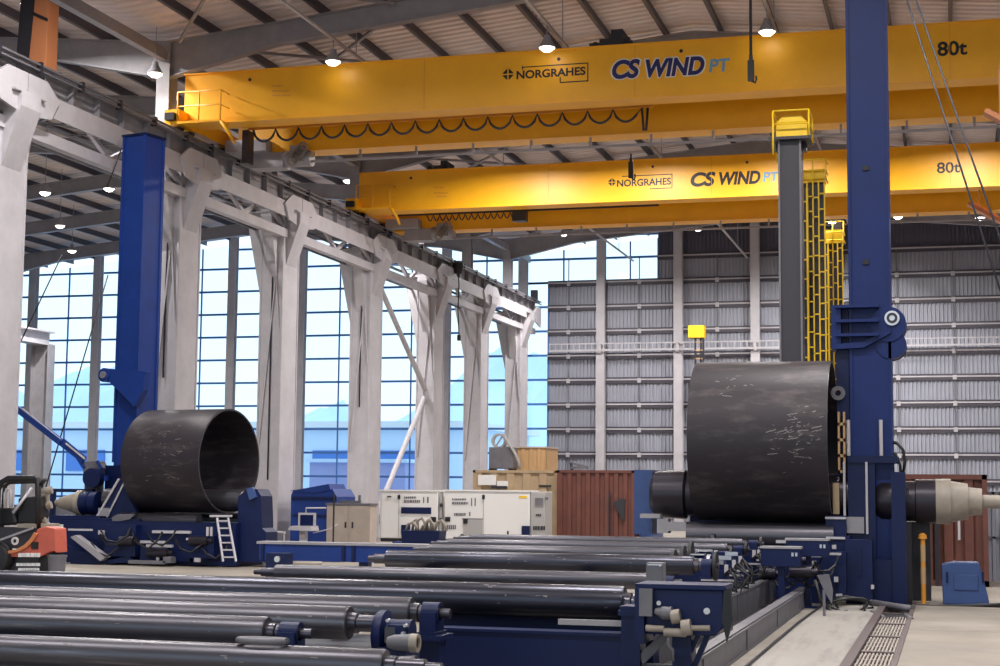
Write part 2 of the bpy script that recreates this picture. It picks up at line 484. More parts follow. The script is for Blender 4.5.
# ------------------------------------------------------------------ crane runway, bay by bay
bayname = ['nearest bay of the pale crane runway at the top left', 'runway bay behind the top of the left blue tower', 'runway bay just right of the left blue tower',
           'runway bay under the left end of the nearer yellow crane', 'runway bay under the left end of the farther yellow crane', 'runway bay left of the hanging black pendant', 'last runway bay, ending by the glazed end wall']
RY = COLY[:] + []
bays = list(zip(COLY[:-1], COLY[1:]))
for k, (y0, y1) in enumerate(bays):
    if k == len(bays)-1: y1 += 2.6
    lab = ['white steel runway beam at the top left edge, before the orange box', 'white steel runway beam behind the top of the left blue tower',
           'white steel runway beam just right of the left blue tower', 'white steel runway beam below the left end of the nearer yellow crane',
           'white steel runway beam beneath the left end of the farther yellow crane', 'white steel runway beam nearest the hanging black pendant',
           'white steel runway beam that ends beside the glazed end wall'][k]
    t = thing('crane_runway_beam', lab, 'beam', (-25.5, (y0+y1)/2, 13.36), 'runway beams along the left column row')
    g = .02
    b = MB()
    b.box(-25.85, -25.15, y0+g, y1-g, 14.26, 14.32); b.box(-25.75, -25.25, y0+g, y1-g, 13.37, 13.42); b.box(-25.52, -25.48, y0+g, y1-g, 13.42, 14.26)
    b.build('girder', 'grey', t)
    MB().box(-25.55, -25.45, y0, y1, 14.32, 14.46).build('rail', 'midgrey', t)
    b = MB()
    yy = y0+1.2
    while yy < y1-.5: b.box(-25.72, -25.28, yy-.015, yy+.015, 13.42, 14.26); yy += 1.55
    b.build('stiffener', 'grey', t)
    # conductor bar with its clips on the hall side
    b = MB(); b.box(-25.1, -25.04, y0, y1, 14.30, 14.36); b.box(-25.1, -25.04, y0, y1, 14.14, 14.19)
    c = b.build('conductor_bar', 'midgrey', t)
    b = MB(); yy = y0+.6
    while yy < y1: b.box(-25.2, -25.02, yy-.06, yy+.06, 14.12, 14.42); yy += 2.3
    b.build('clip', 'dark', c)
    b = MB()
    a0, a1 = y0+1.0, y1-1.0
    b.prism([(y0+1.2, 13.0), (y0+1.2, 13.62), (y1-1.2, 13.62), (y1-1.2, 13.0)], 'x', -25.22, -25.17)
    b.prism([(y0+.02, 12.7), (y0+.02, 13.95), (y0+1.0, 13.95), (y0+1.7, 13.5), (y0+1.3, 12.9)], 'x', -25.16, -25.08)
    b.prism([(y1-.02, 12.7), (y1-.02, 13.95), (y1-1.0, 13.95), (y1-1.7, 13.5), (y1-1.3, 12.9)], 'x', -25.16, -25.08)
    b.build('sunlit_fascia', 'white', t)  # white bracket and band plates, also shaped after sunlit patches
    # lower chord with its lacing
    b = MB(); b.box(-25.75, -25.45, y0, y1, 12.28, 12.32); b.box(-25.75, -25.71, y0, y1, 12.32, 12.6); b.box(-25.49, -25.45, y0, y1, 12.32, 12.6)
    b.box(-25.75, -25.45, y0, y1, 12.6, 12.63)
    b.build('lower_chord', 'white', t)
    b = MB(); m_ = (y0+y1)/2
    for p, q in (((y0+.4, 12.6), (y0+2.2, 13.37)), ((y1-.4, 12.6), (y1-2.2, 13.37)), ((m_-1.6, 13.37), (m_, 12.62)), ((m_+1.6, 13.37), (m_, 12.62))):
        b.beam((-25.6, p[0], p[1]), (-25.6, q[0], q[1]), .14, .14)
    b.build('lacing', 'white', t)
    b = MB(); yy = y0+.8
    while yy < y1: b.beam((-26.9, yy, 12.7), (-25.6, yy+.5, 12.62), .05, .05); b.beam((-26.9, yy, 13.4), (-25.75, yy, 13.4), .06, .04); yy += 1.5
    b.beam((-26.9, y0, 12.7), (-26.9, y1, 12.7), .1, .12); b.beam((-26.9, y0, 13.4), (-26.9, y1, 13.4), .1, .1)
    b.build('tie_rod', 'midgrey', t)
    if k == len(bays)-1:
        MB().box(-25.7, -25.3, y1-.35, y1, 14.46, 15.1).build('end_stop', 'dark', t)

# the two diagonal brace tubes of one bay and a farther one
def brace(p, q, lab, r=.13):
    b = MB(); b.cyl(p, q, r, n=12)
    b.build('brace_tube', 'white', label=lab, category='brace', group='diagonal brace tubes between the columns')
yA, yB = 69.9, 77.6
brace((-26.0, yA, 12.4), (-26.0, yB, 7.5), 'upper white diagonal tube between two runway columns')
brace((-26.0, yB, 7.0), (-26.0, yA, .3), 'lower white diagonal tube coming down to the left of the generators')
# runway column and beam of the next bay at the left edge of the photo
t = thing('side_bay_runway', 'short white runway beam on a grey column at far left, beyond the jib arm', 'beam', (-53, 88, 0))
p = at(44, 330, Y=88)
b = MB(); b.box(p.x-.45, p.x+.45, 60, 88.6, 11.1, 11.2); b.box(p.x-.05, p.x+.05, 60, 88.6, 11.2, 11.9); b.box(p.x-.45, p.x+.45, 60, 88.6, 11.9, 12.0)
b.build('girder', 'white', t)
b = MB(); b.box(p.x-.6, p.x-.55, 87.6, 88.4, 0, 11.1); b.box(p.x+.55, p.x+.6, 87.6, 88.4, 0, 11.1); b.box(p.x-.55, p.x+.55, 87.97, 88.03, 0, 11.1)
b.build('shaft', 'grey', t)

# ------------------------------------------------------------------ overhead travelling cranes
def crane(Y, lab, first):
    dz = 0 if first else -.12
    zb, zt = 14.78+dz, 16.5+dz
    X0, X1 = -25.35, 9.6
    t = thing('overhead_crane', lab, 'crane', (-8, Y+1.8, 14.46), 'yellow overhead cranes')
    def girder(ya, yb, name, zb=zb, X0=X0):
        b = MB()
        b.prism([(X0, zb), (X0, zt), (X1, zt), (X1, zb)], 'y', ya+.06, yb-.06)
        b.box(X0-.02, X1, ya, yb, zb-.04, zb); b.box(X0-.02, X1, ya, yb, zt, zt+.04)
        return b.build(name, 'yellow', t)
    g1 = girder(Y, Y+.95, 'main_girder')
    zr = zb-.42; girder(Y+3.1, Y+4.05, 'rear_girder', zr, -24.75)
    b = MB(); b.box(-24.5, X1, Y+3.3, Y+3.4, zr-.42, zr-.34)
    for i in range(16): b.box(-24.3+i*2.1, -24.22+i*2.1, Y+3.3, Y+3.36, zr-.34, zr-.04)
    b.build('conductor_pipe', 'grey', t)
    # plate joints and access holes on the near face
    b = MB()
    for x in (-16.6, -9.5, .2): b.box(x, x+.015, Y+.05, Y+.06, zb, zt)
    b.build('weld_seam', 'amber', g1)
    b = MB()
    for x in (-22.9, -12.0, -8.0): b.cyl((x, Y+.045, zt-.3), (x, Y+.06, zt-.3), .06, n=12)
    b.build('hole', 'ink', g1)
    # end carriage
    for nm, xa in (('end_carriage', -25.75), ('end_carriage', 8.6)):
        b = MB(); b.box(xa, xa+.55, Y-.6, Y+4.7, 14.62, 15.15)
        e = b.build(nm, 'yellow', t)
        b = MB()
        for yy in (Y-.1, Y+.7, Y+3.4, Y+4.2): b.cyl((xa+.15, yy, 14.68), (xa+.4, yy, 14.68), .22, n=16)
        b.build('wheel', 'dark', e)
        b = MB(); b.box(xa+.1, xa+.45, Y-.8, Y-.6, 14.75, 15.0)
        b.build('buffer', 'black', e)
    # access platform at the left end, under the girder
    b = MB()
    b.box(-25.2, -23.6, Y-.75, Y-.05, 14.60, 14.68)
    pl = b.build('platform', 'yellow', t)
    b = MB()
    for x in (-25.2, -24.4, -23.6): b.tube([(x, Y-.72, 14.68), (x, Y-.72, 15.7)], .025)
    for z in (15.2, 15.7): b.tube([(-25.2, Y-.72, z), (-23.6, Y-.72, z), (-23.6, Y-.06, z)], .025)
    b.tube([(-23.6, Y-.7, 14.64), (-23.3, Y-.6, 14.2), (-23.35, Y-.1, 14.0)], .06)
    b.build('guard_rail', 'yellow', pl)
    # drive machinery under the left end
    b = MB()
    b.box(-24.2, -22.9, Y+3.0, Y+3.7, 13.75, 14.3); b.cyl((-22.9, Y+3.3, 14.1), (-21.9, Y+3.3, 14.1), .32)
    b.box(-22.6, -22.1, Y+2.9, Y+3.8, 13.9, 14.5); b.box(-25.0, -23.4, Y+2.6, Y+4.3, 14.3, 14.72)
    b.build('travel_drive', 'grey', t)
    b = MB()
    for i in range(5): b.ring((-22.45+i*.1, Y+2.75, 13.9+.12*i), (-22.45+i*.1, Y+2.8, 13.9+.12*i), .2, .14, 16)
    b.build('hose_coil', 'cream', t)
    # festoon rail and cable
    if first:
        xe = at(638, 105, Y=50.5).x
        b = MB(); b.box(-23.6, xe+.5, Y+1.5, Y+1.56, zb+.02, zb+.1)
        for i in range(7): b.box(-23.5+i*2.4, -23.42+i*2.4, Y+.95, Y+1.56, zb+.1, zb+.16)
        fr = b.build('festoon_rail', 'amber', t)
        pts = []; x = -23.4; p = .86
        while x < xe:
            for q in range(9):
                u = q/9
                pts.append((x+p*u, Y+1.5, zb-.42*math.sin(PI*u)**.55))
            x += p
        pts += [(x+.1, Y+1.5, zb), (x+.16, Y+1.5, zb-.75), (x+.24, Y+1.5, zb-.75), (x+.3, Y+1.5, zb)]
        MB().tube(pts, .045, 5).build('festoon_cable', 'dark', t)
        MB().box(-23.72, -23.5, Y+1.3, Y+1.8, zb-1.2, zb-.02).build('junction_box', 'dark', t)
    else:
        xe = -12
        b = MB(); b.box(-24, xe, Y+1.5, Y+1.56, zb-.02, zb+.06); b.build('festoon_rail', 'dark', t)
        pts = []; x = -22.6
        while x < -18.6:
            for q in range(6): pts.append((x+.3*q/6, Y+1.5, zb-.02-.28*math.sin(PI*q/6)))
            x += .3
        MB().tube(pts, .03, 5).build('festoon_cable', 'dark', t)
        b = MB(); b.box(-18.5, -17.9, Y+1.1, Y+1.6, zb-.5, zb-.05); b.build('cable_trolley', 'dark', t)
    # hoist trolley standing on the girders
    if first:
        c = at(620, 40, Y=Y+2).x
    else:
        c = at(448, 168, Y=Y+2).x
    b = MB(); w = .72 if first else .5; h = .85 if first else .6
    b.box(c-w, c+w, Y+.5, Y+3.6, zt+.1, zt+.1+.22*h); b.box(c-w*.65, c+w*.75, Y+.9, Y+3.0, zt+.1+.22*h, zt+.1+.5*h)
    b.box(c-w*.2, c+w*.35, Y+1.2, Y+2.4, zt+.1+.5*h, zt+.1+.95*h)
    tr_ = b.build('trolley', 'dark', t)
    b = MB()
    for x in (c-w*.7, c+w*.7):
        for yy in (Y+.5, Y+3.6): b.cyl((x, yy-.07, zt+.17), (x, yy+.07, zt+.17), .13, n=12)
    b.build('wheel', 'black', tr_)
    return t, g1, zb, zt
c1, g1, z1b, z1t = crane(49.0, 'nearer yellow overhead crane with looped festoon cable below it, across the top', True)
c2, g2, z2b, z2t = crane(66.0, 'farther, lower looking yellow overhead crane without cable loops', False)
# lettering on the near faces
def px_text(txt, nm, mt, par, pa, pb, Y, **kw):
    A, B = at(*pa, Y=Y), at(*pb, Y=Y)
    return text_part(txt, nm, mt, par, (A.x, A.z), (B.x, B.z), Y, **kw)
def px_box_frame(par, Y, segs, mt='ink', w=.035):
    b = MB()
    for (xa, ya), (xb, yb) in segs:
        A, B = at(xa, ya, Y=Y), at(xb, yb, Y=Y)
        if abs(A.x-B.x) > abs(A.z-B.z):
            z = (A.z+B.z)/2; b.box(min(A.x, B.x), max(A.x, B.x), Y-.004, Y+.002, z-w/2, z+w/2)
        else:
            x = (A.x+B.x)/2; b.box(x-w/2, x+w/2, Y-.004, Y+.002, min(A.z, B.z), max(A.z, B.z))
    return b.build('lettering_box', mt, par)
f = 49.06-.002
px_text('CS', 'lettering', 'inkwhite', g1, (610.5, 80.6), (641.5, 57.4), f+.001, shear=.2, bold=.07)
px_text('WIND', 'lettering', 'inkwhite', g1, (644, 79.2), (706, 54.6), f+.001, shear=.2, bold=.07)
px_text('CS', 'lettering', 'inkblue', g1, (612, 79.5), (640, 58.6), f-.004, shear=.2, bold=.042)
px_text('WIND', 'lettering', 'inkblue', g1, (645.5, 78), (704.5, 55.8), f-.004, shear=.2, bold=.042)
px_text('PT', 'lettering', 'inkcyan', g1, (709, 72.5), (730, 58), f, shear=.12, bold=.026)
px_text('NORGRAHES', 'lettering', 'ink', g1, (516.5, 79.3), (585.5, 66.5), f, bold=.032)
px_text('80t', 'lettering', 'ink', g1, (937.5, 56.5), (967, 40), f, bold=.026)
px_box_frame(g1, f, [((522.5, 67), (588, 63.3)), ((587.8, 63), (587.8, 81.5)), ((560, 82.3), (588, 81)), ((560.2, 77), (560.2, 82)), ((522.5, 66), (522.5, 70))])
def emblem(par, px, py, r, Y):
    c = at(px, py, Y=Y); b = MB(); g = r*.12
    for sx_ in (-1, 1):
        for sz_ in (-1, 1):
            pts = [(c.x+sx_*x_, c.z+sz_*z_) for x_, z_ in ((g, g), (r, g), (r*.86, r*.32), (r*.58, r*.58), (r*.32, r*.86), (g, r))]
            b.prism(pts, 'y', Y-.005, Y+.002)
    b.build('emblem', 'ink', par)
emblem(g1, 508, 74.3, .19, f)
def small_lines(par, Y, rows):
    b = MB()
    for (x0, x1, y) in rows:
        x = x0
        while x < x1:
            w = random.choice((1.2, 1.8, 2.4)); w = min(w, x1-x)
            A, B = at(x, y-.7, Y=Y), at(x+w, y+.7, Y=Y)
            b.box(A.x, B.x, Y-.003, Y+.002, B.z, A.z); x += w+.5
    b.build('rating_text', 'amber' , par)
small_lines(g1, f, [(272, 282, 86), (272, 289, 91), (272, 291, 95.5)])
f = 66.06-.002
px_text('CS', 'lettering', 'ink', g2, (690.5, 187), (715.5, 171.5), f, shear=.2, bold=.042)
px_text('WIND', 'lettering', 'ink', g2, (719, 185.5), (760.5, 170.4), f, shear=.2, bold=.042)
px_text('PT', 'lettering', 'inkcyan', g2, (763, 182), (779, 171.5), f, shear=.12, bold=.026)
px_text('NORGRAHES', 'lettering', 'ink', g2, (617, 187), (671, 177.5), f, bold=.026)
px_text('80t', 'lettering', 'ink', g2, (937, 173.5), (960, 161.5), f, bold=.018)
px_box_frame(g2, f, [((622, 176.5), (672.3, 174)), ((672, 174), (672, 187.8)), ((650, 188.8), (672, 187.8))])
emblem(g2, 612, 182.2, .17, f)
small_lines(g2, f, [(434, 444, 187.5), (434, 448, 193), (436, 447, 196.5)])
# orange lattice landing at the right side of the nearer crane, and of the farther
for Yc, px, py, lab in ((44.5, 985, 112, 'orange lattice landing hanging at the right edge under the nearer crane'), (60, 968, 204, 'orange lattice landing at the right edge below the farther crane')):
    A = at(px, py, Y=Yc)
    t = thing('crane_landing', lab, 'platform', (A.x+1, Yc, A.z-.9))
    b = MB(); b.beam(A, A+Vector((1.6, 0, -1.0)), .5, .12); b.beam(A+Vector((.1, .5, .15)), A+Vector((1.7, .5, -.85)), .1, .1)
    b.build('deck', 'orange', t)
    b = MB(); b.beam(A+Vector((.4, 0, -.2)), A+Vector((.4, 0, 1.2 if Yc < 50 else 0.5)), .06, .06); b.beam(A+Vector((1.5, 0, -.9)), A+Vector((1.5, 0, 2.0)), .06, .06)
    b.build('hanger', 'orange', t)

# orange box standing on the runway at the top left
t = thing('equipment_box', 'tan orange tapered steel box on the runway at the top left corner', 'box', (-25.9, 40.9, 14.46))
b = MB()
A = at(34, 70, Y=41); Bq = at(58, 72, Y=41)
b.prism([(-25.95, 14.47), (-25.35, 14.47), (-25.35, 16.5), (-25.8, 16.7)], 'y', 40.3, 40.9)
b.build('shell', 'orange', t, bevel=.02)
MB().prism([(-26.4, 14.47), (-25.95, 14.47), (-25.8, 16.7), (-26.3, 16.8)], 'y', 40.35, 40.9).build('side_case', 'dark', t)
MB().prism([(-25.88, 16.1), (-25.34, 15.85), (-25.34, 15.95), (-25.87, 16.2)], 'y', 40.27, 40.3).build('strap', 'ink', t)

# ------------------------------------------------------------------ hanging things
def pendant(px, y0, y1, Y, lab, top, hook=True, r=.03):
    A, B = at(px, y0, Y=Y), at(px, y1, Y=Y)
    t = thing('hanging_pendant', lab, 'pendant', (B.x, Y, B.z))
    MB().tube([(B.x, Y, top), (B.x, Y, B.z+.5)], r).build('cable', 'dark', t)
    b = MB()
    b.box(B.x-.09, B.x+.09, Y-.07, Y+.07, B.z, B.z+.6); b.box(B.x-.05, B.x+.05, Y-.05, Y+.05, B.z+.6, B.z+.75)
    b.tube([(B.x+.02, Y, B.z), (B.x+.12, Y, B.z-.06), (B.x+.16, Y, B.z+.05), (B.x+.14, Y, B.z+.14)], .03)
    b.build('control_box', 'black', t)
    return t
pendant(751, 0, 81, 45, 'black control pendant hanging on a cable before the nearer crane, right of its lettering', gable(-6)-.3, r=.045)
pendant(631, 140, 178, 57, 'dark hanging cable end between the two cranes above the farther crane lettering', 14.7, r=.04)
A = at(458, 266, X=-24.9)
t = thing('hook_pendant', 'black rounded hook block hanging on a cable in front of the far runway beams', 'pendant', (A.x, A.y, 8.5))
b = MB(); b.lathe((A.x, A.y, A.z-.1), (0, 0, 1), [(-.35, 0), (-.3, .18), (0, .32), (.25, .3), (.4, 0)], 16); b.build('block', 'black', t)
MB().beam((A.x, A.y, A.z+.2), (-25.1, A.y, 14.4), .06, .06).build('hanger', 'dark', t)
B = at(459, 335, X=-24.9)
MB().tube([A, at(459, 285, X=-24.9), at(458, 310, X=-24.9), B], .035).build('cable', 'dark', t)
b = MB(); b.box(B.x-.08, B.x+.08, B.y-.08, B.y+.08, B.z-.3, B.z); b.build('plug', 'black', t)
for pa, pb, lab in (((907, 0), (1000, 290), 'thin wire rope, left one of the pair slanting down at the right edge'), ((916, 0), (1000, 238), 'thin wire rope, right one of the pair slanting down at the right edge')):
    A, B = at(*pa, Y=40), at(*pb, Y=40); d = (B-A).normalized()
    up = A-d*((gable(A.x)-.4-A.z)/-d.z) if d.z < 0 else A
    up = A + d*((gable(A.x)-.5-A.z)/d.z); dn = A + d*((.0-A.z)/d.z)
    MB().tube([up, dn], .028).build('wire_rope', 'dark', label=lab, category='rope', group='wire ropes at the right edge')
# thin stay at the left of the blue tower
for pa, pb, Y, lab in (((62, 255), (0, 385), 46, 'thin dark stay rope slanting across the far left columns'), ((108, 275), (45, 490), 46, 'thin dark stay rope slanting behind the raised blue jib arm'), ((121, 150), (107, 188), 43.2, 'short dark rope hanging beside the top of the left blue tower')):
    MB().tube([at(*pa, Y=Y), at(*pb, Y=Y)], .022).build('hanging_rope', 'dark', label=lab, category='rope')

# ------------------------------------------------------------------ high bay lamps
def lamp_light(p, power, size=.6, spread=2.9):
    l = bpy.data.lights.new('lamp_light', 'AREA'); l.shape = 'DISK'; l.size = size; l.energy = power; l.color = (1, .965, .94); l.spread = spread
    o = bpy.data.objects.new('lamp_light', l); COL.objects.link(o); o.location = p; return o
def make_lamp():
    t = thing('pendant_lamp', '', 'lamp', (0, 0, 0), 'high bay lamps under the roof')
    b = MB(); b.lathe((0, 0, 0), (0, 0, 1), [(0, .26), (.05, .27), (.16, .2), (.3, .12), (.42, .1), (.42, 0)], 20)
    b.build('housing', 'grey', t)
    b = MB(); b.lathe((0, 0, 0), (0, 0, 1), [(-.14, 0), (-.1, .14), (0, .25), (.01, 0)], 20); b.build('lens', 'lens', t)
    MB().cyl((0, 0, .42), (0, 0, .75), .02, n=8).build('stem', 'grey', t)
    return t
LP = make_lamp(); first_lamp = [True]
LAMPS = []
def lamp(p, lab, power):
    o = LP if first_lamp[0] else copy_tree(LP); first_lamp[0] = False
    o.location = p; o['label'] = lab
    LAMPS.append(o)
    if power: lamp_light(p-Vector((0, 0, .2)), power)
LW = 850
tracks = []
for px, py, lab in ((333, 62, 'bright lamp above the left third of the nearer crane'), (547, 48, 'bright lamp above the boxed black lettering of the nearer crane'), (767, 32, 'bright lamp beside the hanging pendant before the nearer crane')):
    q = at(px, py, Y=48.3); lamp(q, lab, 0); tracks.append((q.x, q.z+.75))
for i, (x, z) in enumerate(tracks):
    b = MB(); b.box(x-.05, x+.05, 14, YF-.4, z, z+.08)
    y = 21.5
    t = thing('lamp_track', ['pale lamp track under the roof above the left part of the nearer crane', 'pale lamp track under the roof above the middle of the nearer crane', 'pale lamp track under the roof toward the right blue tower'][i], 'lamp track', (x, 50, z))
    b.build('track', 'white', t)
    b = MB()
    for y in [21.5]+COLY: b.box(x-.015, x+.015, y+.3, y+.33, z+.08, gable(x)-.3)
    b.build('hanger', 'grey', t)
for px, py, Y, lab, pw in ((698, 229, 90, 'lamp glowing on the dark upper end wall under the farther crane lettering', LW), (898, 217, 90, 'lamp glowing under the farther crane just right of the right blue tower', LW),
                       (980, 218, 86, 'lamp glowing at the right edge beside the lattice landing', LW), (832, 222, 93, 'lamp half hidden behind the yellow caged ladders', LW),
                       (564, 234, 92, 'lamp under the farther crane before the upper glazing', LW),
                       (348, 181, 74, 'lamp left of the farther crane girder end', LW), (45, 193, 62, 'lamp at far left nearest the edge, over the side bay', LW), (109, 189, 66, 'lamp just left of the left blue tower top', LW),
                       (60, 226, 76, 'lamp in the side bay below the two brighter ones', LW), (72, 251, 84, 'lowest lamp of the side bay above the far windows', LW),
                       (155, 74, 48.5, 'lamp left of the nearer crane end against the runway column', 60), (226, 64, 56, 'lamp above the left end of the nearer crane', LW), (28, 4, 46, 'lamp at the top left corner beside the tan orange box', LW)):
    q = at(px, py, Y=Y)
    lamp(q, lab, pw)
    top = (gable(q.x) if -72 < q.x < XR else 18)-.36
    if top-q.z-.75 > .05:
        b = MB(); b.box(q.x-.012, q.x+.012, q.y-.012, q.y+.012, q.z+.74, top)
        b.build('suspension', 'grey', LAMPS[-1])

# ------------------------------------------------------------------ rolled steel cylinders
def can(x0, x1, y, zt, zb, lab, rot=0):
    r = (zt-zb)/2; cz = zb+r; cx = (x0+x1)/2
    t = thing('steel_cylinder', lab, 'cylinder', (cx, y, zb))
    b = MB(); b.lathe((x0, y, cz), (1, 0, 0), [(0, r-.05), (0, r), (x1-x0, r), (x1-x0, r-.05)], 72, closed=True)
    o = b.build('shell', 'can', t)
    # ground edge of the plate and the pale scuffs left on the scale
    b = MB(); b.ring((x1-.002, y, cz), (x1+.004, y, cz), r, r-.05, 72); b.build('bare_edge', 'roll', o)
    b = MB()
    return t, r, cz
TL = at(760, 362, Y=34.5); XA = at(699, 440, Y=34.5).x; XB = at(833, 440, Y=34.5).x
ZB = at(760, 521, Y=34.5).z
canR, rR, czR = can(XA, XB, 34.5, TL.z, ZB, 'large dark rolled steel cylinder beside the right blue tower')
def scuffs(parent, x0, x1, y, cz, r, n, a0, a1, mt='bright'):
    b = MB()
    for i in range(n):
        u = random.gauss(.5, .2); v = random.gauss(.5, .22)
        if not (0 < u < 1 and 0 < v < 1): continue
        x = x0+(x1-x0)*u; a = a0+(a1-a0)*v; L = random.choice((.02, .03, .04, .05, .12)); w = random.uniform(.006, .02); q = random.uniform(-1, 1)
        for k in range(2):
            aa = a + k*w*1.5/r*q; xx = x+k*L*.8
            P = [(xx, aa), (xx+L*.9, aa+q*L*.4/r), (xx+L*.9, aa+q*L*.4/r+w/r), (xx, aa+w/r)]
            vs = [b.b.verts.new((p, y-math.cos(g)*(r+.003), cz+math.sin(g)*(r+.003))) for p, g in P]
            b.face(vs)
    return b.build('scuff_marks', mt, parent, kind='stuff')
sm = mat('pale_scuffs', (128, 120, 120), .5, .3)
M['scuff'] = sm
scuffs(canR.children[0], XA+1.6, XB-.05, 34.5, czR, rR, 70, -.45, .45, 'scuff')
scuffs(canR.children[0], XA+.1, XA+1.6, 34.5, czR, rR, 14, .3, 1.1, 'scuff')
YL = 43.0
LXA = at(124, 465, Y=YL).x; LXB = at(232, 465, Y=YL).x
LT = at(205, 409.5, Y=YL).z; LB = at(205, 513, Y=YL).z
canL, rL, czL = can(-1.4, 1.4, 0, 3.1, 0, 'dark rolled steel cylinder with its open end showing, on the left rolling machine')
sL = (LT-LB)/3.1
scuffs(canL.children[0], -.9, 1.2, 0, czL, rL, 40, -.5, .75, 'scuff')
pcn = at(191, 461, Y=YL)
canL.location = (pcn.x, YL, LB); canL.rotation_euler.z = -math.radians(10); canL.scale = (2.77/2.8, sL, sL)

# ------------------------------------------------------------------ blue support towers
def tower_part_bracket(b, x0, x1, y0, y1, z, s):
    """clamp ribs on one side and a roller lobe on the other (s = +1: lobe to +x)"""
    for dz in (0, .3, .6): b.box(x0-.12, x1-.2, y0-.1, y1+.1, z+dz, z+dz+.06)
XA2, XB2 = at(847.5, 200, Y=34.2).x, at(889, 200, Y=34.2).x
t = thing('support_tower', 'tall dark blue steel tower at right, rising out of the top of the photo', 'tower', ((XA2+XB2)/2, 34.6, 0), 'blue support towers')
def zy(y, Y=34.2): return at(868, y, Y=Y).z
b = MB(); b.box(XA2+.05, XB2-.05, 34.24, 35.0, .9, 14.4); b.box(XA2, XA2+.06, 34.2, 35.04, .9, 14.4); b.box(XB2-.06, XB2, 34.2, 35.04, .9, 14.4)
b.build('mast', 'tower', t)
b = MB(); b.box(XA2-.28, XA2-.02, 34.3, 34.95, 1.2, zy(306)); b.build('slide_rail', 'navy', t)
b = MB()
xl = at(836, 330, Y=34.1).x
for y in (307, 321.5, 335.5): b.box(xl, XA2+.62, 33.95, 34.24, zy(y)-.03, zy(y)+.03)
b.box(xl-.1, xl+.1, 34.1, 35.1, zy(349), zy(305))
b.prism([(xl, zy(344)), (xl, zy(349)), (XA2+.3, zy(348)), (XB2, zy(334)), (XB2, zy(329)), (XA2+.3, zy(342))], 'y', 34.08, 34.22)
b.build('clamp', 'tower', t)
b = MB()
c1_ = at(888, 324, Y=34.16); c2_ = at(891, 344, Y=34.2)
b.cyl((c1_.x, 34.16, c1_.z), (c1_.x, 34.9, c1_.z), .37, n=32); b.cyl((c2_.x, 34.2, c2_.z), (c2_.x, 34.88, c2_.z), .31, n=32)
lobe = b.build('pivot_lug', 'tower', t)
pc = at(892, 318, Y=34.1)
b = MB(); b.cyl((pc.x, 34.1, pc.z), (pc.x, 34.17, pc.z), .155, n=24); b.build('pin', 'bright', lobe)
b = MB(); b.ring((pc.x, 34.07, pc.z), (pc.x, 34.1, pc.z), .11, .06, 20); b.build('pin_ring', 'dark', lobe)
b = MB()
for x in (848.5, 881):
    q = at(x, 440, Y=34.1); b.cyl((q.x, 34.1, zy(456)), (q.x, 34.1, zy(420)), .04, n=10)
b.build('guide_rod', 'white', t)
b = MB(); b.box(XA2-.05, XB2+.1, 33.95, 35.15, zy(463), zy(456)); b.build('collar', 'navy', t)
b = MB()
b.box(XA2-.05, XA2+.5, 34.0, 35.1, 0, zy(463)); b.box(XA2+.5, XB2, 34.3, 35.1, 0, zy(463))
b.box(XA2-.1, XB2+.05, 33.7, 35.2, 0, .9)
b.build('pedestal', 'navy', t)
b = MB()
for x0, ya, yb in ((844.5, 462, 519), (866.8, 462, 534)):
    q = at(x0, 500, Y=33.98); b.box(q.x-.02, q.x+.025, 33.93, 34.0, zy(yb, 33.98), zy(ya, 33.98))
b.build('edge_strip', 'white', t)
q0, q1 = at(846.5, 533, Y=33.96), at(864, 517, Y=33.96)
MB().box(q0.x, q1.x, 33.92, 34.0, q0.z, q1.z).build('notice_plate', 'grey', t)
b = MB()
for yy in (168, 262):
    q = at(865, yy, Y=34.2); b.box(q.x-.05, q.x+.08, 34.2, 34.24, q.z-.05, q.z+.05)
b.build('access_hole', 'ink', t)
q = at(838, 393, Y=34.2)
b = MB(); b.ring((q.x, 34.2, q.z), (q.x, 34.28, q.z), .15, .06, 24); b.build('lock_ring', 'midgrey', t)
b = MB()
for ya, yb in ((412, 473),):
    A, Bq = at(841, yb, Y=34.1), at(845, ya, Y=34.1)
    b.box(A.x-.05, A.x-.01, 34.0, 34.3, A.z, Bq.z); b.box(A.x+.06, A.x+.1, 34.0, 34.3, A.z, Bq.z)
    z = A.z
    while z < Bq.z: b.box(A.x-.05, A.x+.1, 34.0, 34.06, z, z+.06); z += .33
b.build('step_rungs', 'tan', t)
# left tower: stands turned, so two faces show
LC = at(139, 300, Y=44.4)
t = thing('support_tower', 'blue steel tower at left with its flat top in front of the runway', 'tower', (LC.x, 44.4, 0), 'blue support towers')
def zl(y): return at(136, y, Y=44.4).z
b = MB()
w = .43
b.box(LC.x-w, LC.x+w, 44.4-w, 44.4+w, .8, zl(139))
b.build('mast', 'blue', t)
b = MB(); b.box(LC.x-w-.03, LC.x-w+.05, 44.4-w-.05, 44.4-w+.05, 3, zl(139)); b.box(LC.x+w-.05, LC.x+w+.03, 44.4-w-.05, 44.4-w+.05, 3, zl(139)); b.box(LC.x+w-.05, LC.x+w+.03, 44.4+w-.05, 44.4+w+.05, 3, zl(139))
b.build('corner_bar', 'blue', t)
b = MB(); b.box(LC.x-w-.06, LC.x+w+.06, 44.4-w-.06, 44.4+w+.06, zl(139), zl(139)+.06); b.build('cap_plate', 'navy', t)
b = MB()
b.prism([(LC.x-w-.35, zl(370)), (LC.x+w+.15, zl(372)), (LC.x+w+.5, zl(374)), (LC.x+w+.42, zl(392)), (LC.x+w+.1, zl(408)), (LC.x-w-.1, zl(382)), (LC.x-w-.35, zl(382))], 'y', 44.4-w-.25, 44.4-w)
b.build('clamp', 'blue', t)
b = MB(); q = Vector((LC.x-w-.25, 44.4, zl(376)))
